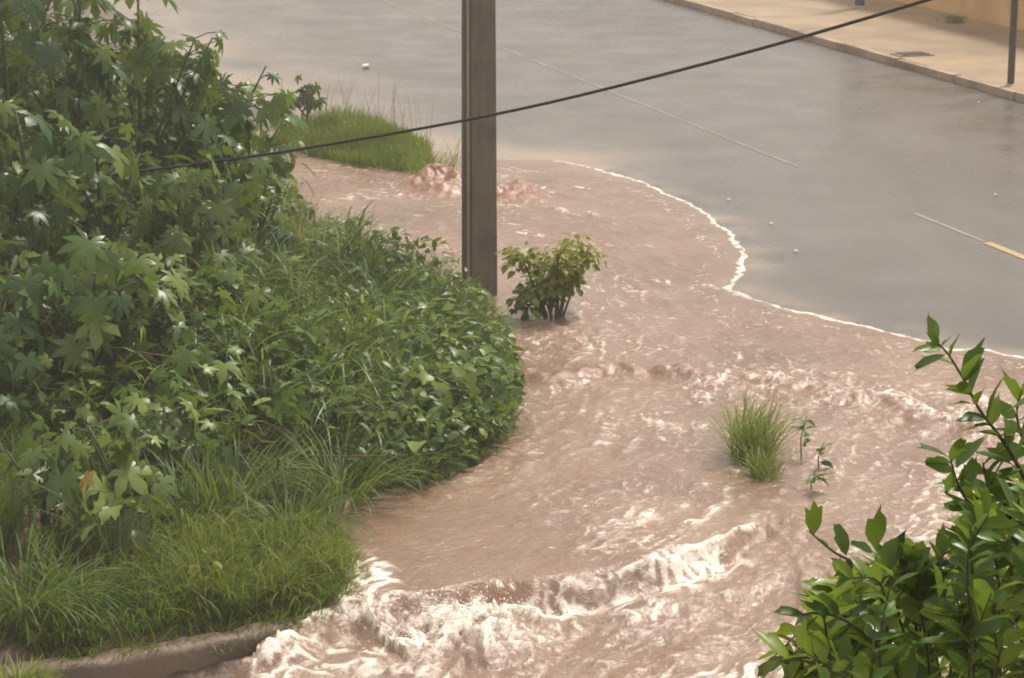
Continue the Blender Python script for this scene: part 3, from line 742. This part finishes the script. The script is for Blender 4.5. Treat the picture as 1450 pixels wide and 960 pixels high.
def tussock(px, py, n, h, w, label, mat=M_grass, tint=.6, th=(.1, 2.2), r0=.16, dry=0, z=None):
    b = at(px, py, .4 if z is None else z); gz = G(b[0], b[1]) if z is None else z
    root = empty('grass_tussock', (b[0], b[1], gz), label, 'grass tussock', 'grass tussocks on the bank')
    a = rng.random(n)*2*PI; rr = r0*np.sqrt(rng.random(n))
    P = np.c_[b[0]+rr*np.cos(a), b[1]+rr*np.sin(a), np.full(n, gz-.03)]
    mb = MB(); blades(mb, P, h*rng.uniform(.55, 1.1, n), a+rng.normal(0, .4, n), np.abs(rng.normal(th[0], .12, n))+.4*rr/r0, rng.uniform(th[1]*.5, th[1]*1.25, n), w*rng.uniform(.6, 1.2, n), np.clip(rng.normal(tint, .14, n), 0, 1), 7)
    mb.build('blades', mat, root); return root
tuss = [
 (310, 470, 240, 1.25, .018, 'tall pale grass tussock with drooping blades in the castor thicket', .86),
 (270, 500, 170, 1.0, .018, 'shorter olive drooping grass tussock left of the tall pale one', .76),
 (352, 520, 170, .95, .018, 'olive drooping grass tussock right of the tall pale one', .74),
 (455, 420, 240, .95, .014, 'fine grass tussock on the bank crest beside the small castor plant', .55),
 (540, 440, 280, .95, .014, 'feathery grass tussock on the bank crest midway to the pole', .58),
 (628, 460, 280, .9, .014, 'feathery grass tussock on the bank crest next to the pole foot', .56),
 (664, 470, 200, .62, .013, 'grass tussock hugging the front of the pole foot', .58),
 (418, 345, 260, .95, .013, 'soft plume of grass on the bank crest under the cable end', .58),
 (462, 372, 260, .9, .013, 'soft plume of grass on the bank crest facing the island', .56),
 (505, 405, 260, .92, .014, 'soft plume of grass on the bank crest facing the boil', .6),
 (585, 436, 260, .92, .013, 'ragged grass tussock on the bank crest left of the pole', .5),
 (585, 520, 220, .7, .015, 'ragged grass tussock on the bank slope below the pole', .62),
 (660, 560, 200, .6, .016, 'ragged grass tussock above the glossy creeper', .5),
 (480, 560, 220, .8, .016, 'olive grass tussock on the bank slope beside the brown stalks', .68),
 (480, 640, 220, .85, .016, 'coarse grass tussock in the middle of the lower bank', .55),
 (410, 690, 220, .75, .016, 'coarse grass tussock above the soft bright grass', .5),
 (575, 610, 220, .6, .012, 'coarse grass tussock left of the glossy creeper', .5),
 (330, 650, 220, .85, .016, 'yellow green grass tussock right of the young pale castor plant', .72),
 (260, 700, 200, .7, .016, 'yellow green grass tussock above the bright grass tongue', .66),
 (30, 800, 260, .75, .015, 'feathery grass tussock at the left edge under the yellow leaf', .6),
 (100, 790, 220, .6, .015, 'dark grass tussock below the yellow leaf', .4),
 (690, 470, 90, .4, .010, 'dry straw coloured grass tussock bending into the water by the pole', .97),
 (28, 978, 260, .26, .010, 'bright low grass tussock at the bottom left corner', .75),
]
for px, py, n_, h_, w_, lab, tn in tuss: tussock(px, py, n_, h_, w_, lab, M_soft if py > 900 else M_grass, tn, z=-.06 if py > 900 else None)

# dead stalks on the bank
def dead_stalks(px, py, n, label):
    b = at(px, py, .6); gz = G(b[0], b[1]); root = empty('dead_stalks', (b[0], b[1], gz), label, 'dead plant')
    mb = MB()
    for k in range(n):
        a = random.random()*6.28; p = np.array([b[0]+random.uniform(-.55, .55), b[1]+random.uniform(-.8, .8), 0]); p[2] = G(p[0], p[1])+random.uniform(.1, .35)
        L = random.uniform(.3, .8); d = np.array([math.cos(a), math.sin(a), random.uniform(-.1, .5)])
        mb.tube([p, p+d*L*.5+np.array([0, 0, .06]), p+d*L], (.008, .004), 4, random.random())
    mb.build('stalks', M_dry, root)
dead_stalks(400, 560, 60, 'tangle of brown dead stalks on the bank crest')
dead_stalks(110, 550, 40, 'brown dead stalks in a dark hollow under the castor plants')

# plant with an orange yellow leaf
def broadleaf(name, px, py, label, n, size, hgt, tint, kind='ovate', mat=M_leaf, zr=.4, extra=None):
    b = at(px, py, zr); gz = G(b[0], b[1]); root = empty(name, (b[0], b[1], gz), label, 'plant')
    st = MB(); fo = MB(); pos = []; az = []
    for k in range(n):
        a = k*2.4+random.uniform(-.4, .4); p = np.array([b[0], b[1], gz+hgt*random.uniform(.55, 1)]); L = random.uniform(.08, .25)*hgt/.6
        p1 = p+np.array([math.cos(a)*L, math.sin(a)*L, .03]); st.tube([np.array([b[0], b[1], gz-.03]), (p+np.array([b[0], b[1], gz]))/2, p, p1], (.006, .003), 4, cap=False)
        pos.append(p1); az.append(a)
    leaves(fo, kind, pos, az, rng.normal(-.45, .3, n), rng.normal(0, .4, n), rng.uniform(size*.7, size*1.2, n), np.clip(rng.normal(tint, .12, n), 0, 1))
    st.build('stem', M_stem, root); fo.build('foliage', mat, root)
    if extra:
        ex = MB(); leaves(ex, extra, [at_d(125, 672, b[1]-.1)], 4.0, -.95, .3, .15, .78); tag(ex.build('leaf', M_yellow, root), 'orange yellow dying leaf')
    return root
broadleaf('broadleaf_weed', 165, 745, 'broad leaved weed with one orange yellow leaf in the lower left grass', 16, .15, .6, .80, extra='palm5')
broadleaf('broadleaf_weed', 285, 770, 'small weed with yellowing leaves above the bright grass tongue', 9, .13, .3, .6, mat=M_yellow)
broadleaf('broadleaf_weed', 620, 560, 'pale round leaved weed on the bank below the pole', 22, .15, .6, .85, 'heart')
broadleaf('broadleaf_weed', 445, 330, 'weed with one dark drooping leaf leaning toward the upper road', 10, .22, .6, .3, 'lance')

# ------------------------------------------------------------------ shrub in the flood, island sapling, tufts
def flood_shrub():
    b = at(785, 448, .02); root = empty('shrub', (b[0], b[1], .0), 'round bushy shrub standing in the muddy flood right of the pole', 'shrub')
    st = MB(); fo = MB(); k0 = 24.3/F
    pos = []; az = []; pit = []
    C = np.array([b[0]-.02, b[1], .52])
    for k in range(13):
        a = k*PI*2/13*5+random.uniform(-.3, .3); R = random.uniform(.08, .40)
        e = np.array([b[0]+math.cos(a)*R, b[1]+math.sin(a)*R, random.uniform(.16, .70)])
        st.tube([np.array([b[0]+math.cos(a)*.05, b[1]+math.sin(a)*.05, -.08]), (e+np.array([b[0], b[1], .05]))/2+np.array([math.cos(a)*.04, math.sin(a)*.04, 0]), e], (.014, .005), 5)
        for j in range(68):
            d = rng.normal(0, 1, 3); d /= np.linalg.norm(d); p = e+d*random.uniform(.05, .19)*np.array([1, 1, .8])
            if p[2] < .1: p[2] = .1+random.random()*.1
            pos.append(p); az.append(math.atan2(d[1], d[0])+random.uniform(-.6, .6)); pit.append(random.uniform(-1.0, .4))
    n = len(pos); P = np.array(pos)
    leaves(fo, 'ovate', P, az, pit, rng.normal(0, .5, n), rng.uniform(.06, .115, n), np.clip(.35+.85*(P[:, 2]-.12)/.6+rng.normal(0, .14, n), 0, 1))  # tint rises with height: shaded base and sunlit top painted into the leaves
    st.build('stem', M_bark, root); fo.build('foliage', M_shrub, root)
flood_shrub()

def sapling():
    b = at(432, 185, .1); gz = G(b[0], b[1]); root = empty('sapling', (b[0], b[1], gz), 'dark sapling with two leaf clumps on the grass island', 'sapling')
    d = b[1]; st = MB(); fo = MB()
    top1 = at_d(438, 132, d); top2 = at_d(405, 150, d-.1); base = np.array([b[0], d, gz-.05])
    st.tube([base, (base+top1)/2, top1], (.03, .015), 6); st.tube([(base*.5+top1*.5), (top1+top2)/2-np.array([0, 0, .1]), top2], (.014, .008), 5)
    for c, n, r in ((top1, 26, .22), (top2, 12, .14)):
        P = c+rng.normal(0, 1, (n, 3))*np.array([r*.5, r*.5, r*.55]); leaves(fo, 'palm5', P, np.arctan2(P[:, 1]-c[1], P[:, 0]-c[0]), rng.uniform(-1.1, .1, n), rng.normal(0, .4, n), rng.uniform(.11, .2, n), np.clip(rng.normal(.3, .15, n), 0, 1))
    st.build('stem', M_bark, root); fo.build('foliage', M_castor, root)
sapling()

def tuft(px, py, label, n, h, r0, group=None):
    b = at(px, py, .03); root = empty('grass_tuft', (b[0], b[1], 0), label, 'grass tuft', group)
    a = rng.random(n)*2*PI; rr = r0*np.sqrt(rng.random(n)); P = np.c_[b[0]+rr*np.cos(a), b[1]+1.6*rr*np.sin(a), np.full(n, -.03)]
    mb = MB(); blades(mb, P, h*rng.uniform(.25, 1.1, n), a*.5-.6+rng.normal(0, 1.2, n), np.abs(rng.normal(.32, .28, n)), rng.uniform(.3, 2.6, n), rng.uniform(.007, .013, n), np.clip(rng.normal(.62, .18, n), 0, 1), 6)
    mb.build('blades', M_soft, root); return root
tuft(1062, 645, 'green grass tuft standing alone in the flood beside the standing wave', 560, .62, .15)
tuft(1080, 672, 'small half drowned grass tuft just below the larger one', 240, .36, .12)
def reed(px, py, h, label, nl):
    b = at(px, py, .0); root = empty('weed_stalk', (b[0], b[1], 0), label, 'weed', 'thin weeds in the flood')
    mb = MB(); e = np.array([b[0]+.03, b[1], h]); mb.tube([(b[0], b[1], -.06), (b[0]-.01, b[1], h*.5), e], (.007, .003), 5); mb.build('stem', M_stem, root)
    fo = MB(); t = rng.uniform(.3, 1, nl); P = np.c_[b[0]+.03*t, np.full(nl, b[1]), h*t]
    leaves(fo, 'lance', P, rng.random(nl)*6.28, rng.uniform(-.6, .8, nl), rng.normal(0, .4, nl), rng.uniform(.06, .13, nl), rng.uniform(.2, .6, nl)); fo.build('foliage', M_leaf, root)
reed(1135, 652, .36, 'thin upright weed stalk right of the grass tuft in the flood', 12)
reed(1160, 668, .24, 'short leaning weed stalk in the flood beyond the thin upright one', 6)
reed(1150, 700, .2, 'low weed sprig in the flood above the citrus leaves', 7)
tuft(640, 240, 'faint tuft of tall thin grass beside the boil left of the pole', 60, .5, .2)
tuft(598, 246, 'outermost grass tuft at the right tip of the island', 160, .5, .16)

# ------------------------------------------------------------------ utility pole, cable, posts
def utility_pole():
    b = at(679, 420, 0); rot = math.radians(24)
    root = empty('utility_pole', (b[0], b[1], 0), 'tall grey brown concrete utility pole standing between the bank and the flood', 'utility pole')
    mb = MB()
    # double T section: two flanges and a recessed web, tapering upward
    def sect(w, d):
        f = d*.30; r = w*.30
        return [(-w/2, -d/2), (w/2, -d/2), (w/2, -d/2+f), (w/2-r*.6, -d/2+f*1.35), (w/2-r*.6, d/2-f*1.35), (w/2, d/2-f), (w/2, d/2), (-w/2, d/2), (-w/2, d/2-f), (-w/2+r*.6, d/2-f*1.35), (-w/2+r*.6, -d/2+f*1.35), (-w/2, -d/2+f)]
    V = []; zs = np.linspace(-.6, 9.5, 26)
    for zz in zs:
        k = 1-.028*max(zz, 0)/1.0*.9
        for x, y in sect(.275*k, .27*k):
            V.append((b[0]+x*math.cos(rot)-y*math.sin(rot), b[1]+x*math.sin(rot)+y*math.cos(rot), zz))
    m = 12; Q = [(i*m+k, i*m+(k+1) % m, (i+1)*m+(k+1) % m, (i+1)*m+k) for i in range(len(zs)-1) for k in range(m)]
    t = (len(zs)-1)*m
    Q += [(t, t+1, t+2, t+11), (t+2, t+3, t+10, t+11), (t+3, t+4, t+9, t+10), (t+4, t+5, t+8, t+9), (t+5, t+6, t+7, t+8)]
    mb.add(V, Q); o = mb.build('shaft', M_pole, root, False)
    mb = MB(); c_, s_ = math.cos(rot), math.sin(rot); pts = []
    for zz in np.linspace(-.1, 9.4, 24):
        k = 1-.0252*max(zz, 0); x, y = -.275*k/2-.012, -.27*k/2+.055*k
        pts.append((b[0]+x*c_-y*s_, b[1]+x*s_+y*c_, zz))
    mb.tube(pts, .019, 8); mb.build('conduit', M_conduit, root)
    bv = o.modifiers.new('edge', 'BEVEL'); bv.width = .008; bv.segments = 2; bv.limit_method = 'ANGLE'
utility_pole()
mb = MB(); pts = [at_d(x, y, float(np.interp(x, [-260, 0, 380, 700, 1560], [20.6, 20.8, 20.9, 20.2, 15.0]))) for x, y in smooth_line([(1560, -78), (1313, 0), (1080, 68), (850, 128), (700, 162), (550, 190), (380, 218), (180, 245), (0, 265), (-260, 290)], 6)]
mb.tube(pts, .0125, 8)
tag(mb.build('cable', M_cable), 'thin black cable slung across the view in front of the pole', 'cable')

b = at(1431, 121, .12)
root = empty('signpost', (b[0], b[1], .12), 'slim dark metal post on the far pavement at the right edge', 'post')
mb = MB(); mb.tube([(b[0], b[1], .08), (b[0], b[1], 1.5), (b[0], b[1], 3.4)], .055, 10); mb.build('shaft', M_dark, root)
mb = MB(); mb.tube([(b[0], b[1], .10), (b[0], b[1], .15)], (.10, .075), 12); mb.build('footing', M_kerb, root)
b = at(1217, 11, .12)
root = empty('post', (b[0], b[1], .12), 'foot of a stout dark post at the top edge of the photo', 'post')
mb = MB(); mb.tube([(b[0], b[1], .08), (b[0], b[1], 1.2), (b[0], b[1], 2.2)], .10, 10); mb.build('shaft', M_dark, root)
mb = MB(); mb.tube([(b[0], b[1], .10), (b[0], b[1], .17)], (.16, .13), 12); mb.build('footing', M_kerb, root)

# drain cover on the far pavement and a weed at the wall foot
b = at(1292, 77, .13)
root = empty('drain_cover', (b[0], b[1], .125), 'dark rectangular drain cover set in the far pavement', 'drain cover')
mb = MB(); mb.box((b[0], b[1], .127), (.62, .40, .022), RA); mb.build('frame', M_kerb, root, False)
mb = MB()
for k in range(-3, 4): mb.box((b[0]+k*.072*math.cos(RA), b[1]+k*.072*math.sin(RA), .146), (.05, .33, .014), RA)
mb.build('grating', M_dark, root, False)
b = at(1352, 32, .12)
root = empty('wall_weed', (b[0], b[1], .12), 'dull olive weed growing at the foot of the ochre wall', 'weed')
n = 90; a = rng.random(n)*6.28; P = np.c_[b[0]+.09*rng.normal(0, 1, n), b[1]+.05*rng.normal(0, 1, n), np.full(n, .1)]
mb = MB(); blades(mb, P, .36*rng.uniform(.4, 1.1, n), a, .5, 1.6, .02, rng.uniform(.7, 1, n)); mb.build('blades', M_grass, root)

# litter on the road
b = at(517, 95, .03); root = empty('plastic_cup', (b[0], b[1], .01), 'small white plastic cup lying on the wet road left of the pole', 'cup')
mb = MB(); ax = np.array([.8, .3, .0]); p = np.array([b[0], b[1], .045])
mb.tube([p-ax*.06, p, p+ax*.06], (.030, .036, .042), 14); mb.build('body', M_white, root)
mb = MB(); mb.tube([p+ax*.06, p+ax*.068], (.046, .046), 14); mb.build('rim', M_white, root)
for px, py, lab in ((1032, 284, 'white scrap of litter on the road nearest the flood front'), (1092, 318, 'tiny pale scrap on the road below the whitest scrap'), (1127, 357, 'pale scrap on the road straight above the flood front'),
                    (1410, 277, 'pale scrap on the road at the far right above the yellow line'), (1386, 146, 'pale scrap lying by the far kerb below the slim post')):
    b = at(px, py, .01); mb = MB(); s = .024
    V = [(b[0]+x*s*random.uniform(.8, 1.2), b[1]+y*s*1.1*random.uniform(.8, 1.2), .012+zz*.02) for x, y, zz in ((-1, -.6, 0), (0, -.9, .6), (1, -.5, .1), (-1, .6, .3), (0, .8, 1), (1, .6, .2))]
    V2 = [(x, y, zz+.006) for x, y, zz in V]
    mb.add(V+V2, [(0, 3, 4, 1), (1, 4, 5, 2), (6, 7, 10, 9), (7, 8, 11, 10), (0, 1, 7, 6), (1, 2, 8, 7), (2, 5, 11, 8), (5, 4, 10, 11), (4, 3, 9, 10), (3, 0, 6, 9)])
    tag(mb.build('litter_scrap', M_scrap), lab, 'litter', 'scraps of litter on the road')

# ------------------------------------------------------------------ citrus tree in the foreground
def citrus():
    D = 4.2
    tx, ty = at_d(1420, 960, D)[:2]
    root = empty('citrus_tree', (tx+.12, ty+.1, ZL), 'glossy green citrus tree top at the lower right in front of the flood', 'tree')
    st = MB(); lf = MB(); young = MB()
    tb = np.array([tx+.12, ty+.1, ZL-.1]); tt = at_d(1440, 1150, D+.1)
    st.tube([tb, (tb+tt)/2+np.array([.05, .03, 0]), tt], (.09, .05), 10)
    pos = []; dirs = []; siz = []; tin = []; nor = []
    def leaf(bx, by, x2, y2, d, dd=0.0, t=.4):
        p = at_d(bx, by, d); e = at_d(x2, y2, d+dd); v = e-p; L = np.linalg.norm(v)
        pos.append(p); dirs.append(v/L); siz.append(L); tin.append(t)
    def twig(pts, d, r=(.0042, .0016), auto=0, sz=62, tint=.45, start=.15):
        P = [at_d(x, y, dd) for (x, y), dd in zip(pts, d)]; S = smooth_line(P, 4); st.tube(S, r, 6)
        px = smooth_line([(x, y, dd) for (x, y), dd in zip(pts, d)], 6); m = len(px)
        for k in range(auto):
            t = start+(1-start)*(k+.5)/auto; i_ = min(int(t*(m-1)), m-2); x, y, dd = px[i_]; q = px[i_+1]-px[i_]
            a = math.atan2(q[1], q[0])+(1 if k % 2 else -1)*random.uniform(.5, 1.15); L = sz*random.uniform(.65, 1.1)
            leaf(x, y, x+L*math.cos(a), y+L*math.sin(a), dd, random.uniform(-.035, .035), np.clip(random.gauss(tint, .15), 0, 1))
    # sprig reaching up at the right
    twig([(1470, 715), (1437, 651), (1412, 613), (1387, 580), (1365, 538), (1342, 501), (1320, 478)], [4.15, 4.12, 4.1, 4.1, 4.1, 4.1, 4.1], auto=12, sz=44, tint=.6)
    for L in ((1338, 503, 1291, 519, .3), (1374, 560, 1386, 506, .45), (1367, 540, 1388, 484, .35), (1398, 595, 1414, 524, .3), (1376, 572, 1345, 568, .35), (1404, 602, 1364, 603, .2),
              (1424, 632, 1428, 580, .5), (1436, 660, 1379, 632, .2), (1445, 665, 1412, 672, .3), (1330, 486, 1316, 472, .6), (1334, 490, 1345, 475, .55), (1440, 655, 1452, 600, .5), (1455, 690, 1400, 666, .3),
              (1485, 560, 1428, 572, .5), (1415, 618, 1447, 612, .5), (1462, 700, 1398, 690, .3)): leaf(L[0], L[1], L[2], L[3], 4.1, random.uniform(-.025, .03), L[4])
    twig([(1400, 760), (1379, 722), (1358, 690), (1346, 650)], [4.15, 4.12, 4.1, 4.08], auto=8, sz=46, tint=.6)
    twig([(1460, 760), (1425, 715), (1400, 690), (1392, 655)], [4.2, 4.17, 4.15, 4.14], auto=10, sz=52, tint=.65)
    twig([(1480, 690), (1455, 640), (1440, 590), (1446, 556)], [4.22, 4.2, 4.2, 4.2], auto=10, sz=54, tint=.6)
    for L in ((1344, 648, 1300, 626, .3), (1346, 655, 1310, 652, .3), (1354, 662, 1388, 616, .45), (1360, 690, 1386, 646, .4), (1350, 668, 1340, 700, .75), (1372, 712, 1336, 716, .4), (1385, 735, 1420, 700, .5), (1390, 742, 1352, 752, .5)): leaf(L[0], L[1], L[2], L[3], 4.09, random.uniform(-.03, .03), L[4])
    twig([(1330, 850), (1276, 822), (1228, 803), (1183, 783), (1146, 752)], [4.1, 4.05, 4.0, 4.0, 4.0])
    for L in ((1152, 757, 1152, 706, .35), (1158, 762, 1174, 772, .3), (1198, 786, 1184, 738, .4), (1240, 776, 1243, 714, .35), (1236, 782, 1206, 766, .4), (1232, 800, 1206, 812, .3), (1252, 810, 1276, 752, .25), (1262, 812, 1314, 768, .3),
              (1270, 815, 1322, 790, .3), (1215, 798, 1180, 812, .3), (1200, 792, 1198, 830, .2), (1290, 828, 1260, 850, .3), (1283, 822, 1310, 848, .5)): leaf(L[0], L[1], L[2], L[3], 4.0, random.uniform(-.03, .03), L[4])
    twig([(1260, 930), (1200, 880), (1160, 868), (1130, 872)], [4.0, 3.95, 3.95, 3.95])
    for L in ((1140, 872, 1101, 862, .3), (1160, 870, 1130, 905, .3), (1175, 870, 1142, 850, .35), (1190, 878, 1166, 838, .4), (1150, 872, 1118, 885, .3), (1205, 885, 1172, 912, .3)): leaf(L[0], L[1], L[2], L[3], 3.95, random.uniform(-.03, .03), L[4])
    twig([(1260, 1010), (1180, 965), (1130, 945), (1110, 938)], [3.95, 3.92, 3.9, 3.9])
    for L in ((1118, 940, 1084, 926, .25), (1140, 948, 1104, 912, .3), (1160, 956, 1118, 960, .4), (1175, 962, 1150, 915, .4), (1190, 968, 1200, 912, .5)): leaf(L[0], L[1], L[2], L[3], 3.9, random.uniform(-.03, .03), L[4])
    # many shoots through the crown's volume
    r = random.Random(5)
    def topline(x):
        pts = [(1110, 930), (1150, 860), (1200, 815), (1260, 800), (1320, 800), (1345, 770), (1380, 735), (1450, 700), (1560, 660), (1700, 720)]
        for (a, b_), (c, d_) in zip(pts[:-1], pts[1:]):
            if a <= x <= c: return b_+(d_-b_)*(x-a)/(c-a)
        return 930
    for k in range(190):
        x = r.uniform(1165, 1600); y = topline(x)+18+(1130-topline(x))*r.random()**1.25; d = r.uniform(3.75, 4.75)
        up = r.uniform(60, 140); a = r.gauss(0, .6)
        x2, y2 = x+up*math.sin(a)-12, y-up*math.cos(a)*.8
        y2 = max(y2, topline(min(max(x2, 1111), 1699))+4)
        twig([(x+10, y+70), (x, y), (x2, y2)], [d+.1, d, d-r.uniform(-.05, .1)], (.003, .0012), r.randint(10, 15), r.uniform(40, 60), r.choice([.45, .65, .85, 1.0]), .05)
    n = len(pos); D_ = np.array(dirs)
    az = np.arctan2(D_[:, 1], D_[:, 0]); pit = np.arcsin(np.clip(D_[:, 2], -1, 1))
    leaves(lf, 'citrus', pos, az, pit, rng.normal(0, .75, n), np.array(siz), np.array(tin))
    st.build('trunk', M_twig, root); lf.build('crown', M_citrus, root)
citrus()

# ------------------------------------------------------------------ light, sky, camera
w = bpy.data.worlds.new('World'); scene.world = w; w.use_nodes = True
nt = w.node_tree; nt.nodes.clear()
sky = nt.nodes.new('ShaderNodeTexSky'); sky.sky_type = 'NISHITA'; sky.sun_disc = False
EL, AZ = math.radians(56), math.radians(38)               # pale sun high beyond the road, to the right
sky.sun_elevation = EL; sky.sun_rotation = AZ; sky.air_density = 1.5; sky.dust_density = 5
mx = nt.nodes.new('ShaderNodeMix'); mx.data_type = 'RGBA'; mx.inputs[0].default_value = .8
nt.links.new(sky.outputs[0], mx.inputs[6]); cn = noise(nt, nt.nodes.new('ShaderNodeTexCoord').outputs['Generated'], 2.6, 5, .6, .5)
cr = ramp(nt, [(.3, (5.2, 4.8, 4.4)), (.7, (10.6, 9.7, 8.6))]); nt.links.new(cn.outputs[0], cr.inputs[0]); nt.links.new(cr.outputs[0], mx.inputs[7])   # overcast deck over the sky
bg = nt.nodes.new('ShaderNodeBackground'); bg.inputs[1].default_value = .10
nt.links.new(mx.outputs[2], bg.inputs[0])
wo = nt.nodes.new('ShaderNodeOutputWorld'); nt.links.new(bg.outputs[0], wo.inputs[0])
sl = bpy.data.lights.new('sun', 'SUN'); sl.energy = 3.3; sl.angle = math.radians(10); sl.color = (1, .94, .84)
so = bpy.data.objects.new('sun', sl); COL.objects.link(so)
# sky sun_rotation turns clockwise from +Y seen from above
sd_ = Vector((math.sin(AZ)*math.cos(EL), math.cos(AZ)*math.cos(EL), math.sin(EL)))
so.rotation_euler = (-sd_).to_track_quat('-Z', 'Y').to_euler(); so.location = (0, 0, 30)

HAZE = 0.0024
if HAZE > 0:
    hm, nt, out = nodes('rain_mist')
    pv = nt.nodes.new('ShaderNodeVolumePrincipled'); pv.inputs['Color'].default_value = (.9, .87, .83, 1); pv.inputs['Density'].default_value = HAZE
    nt.links.new(pv.outputs[0], out.inputs['Volume'])
    mb = MB(); mb.box((0, 450, 5), (2000, 1700, 13)); o = mb.build('haze', hm, smooth=False); tag(o, 'thin rain mist in the air', 'haze', kind='stuff')

cam = bpy.data.cameras.new('camera'); co = bpy.data.objects.new('camera', cam); COL.objects.link(co)
co.location = (0, 0, CAMZ); co.rotation_euler = (PI/2-PITCH, 0, 0)
cam.sensor_width = 36; cam.sensor_fit = 'HORIZONTAL'; cam.lens = F/W0*36; cam.clip_start = .05; cam.clip_end = 3000
cam.dof.use_dof = True; cam.dof.focus_distance = 6.5; cam.dof.aperture_fstop = cam.lens/1000/.0036
scene.camera = co
vs = scene.view_settings; vs.view_transform = 'Standard'; vs.look = 'None'; vs.exposure = .33; vs.gamma = 1
scene.cycles.filter_width = 1.7
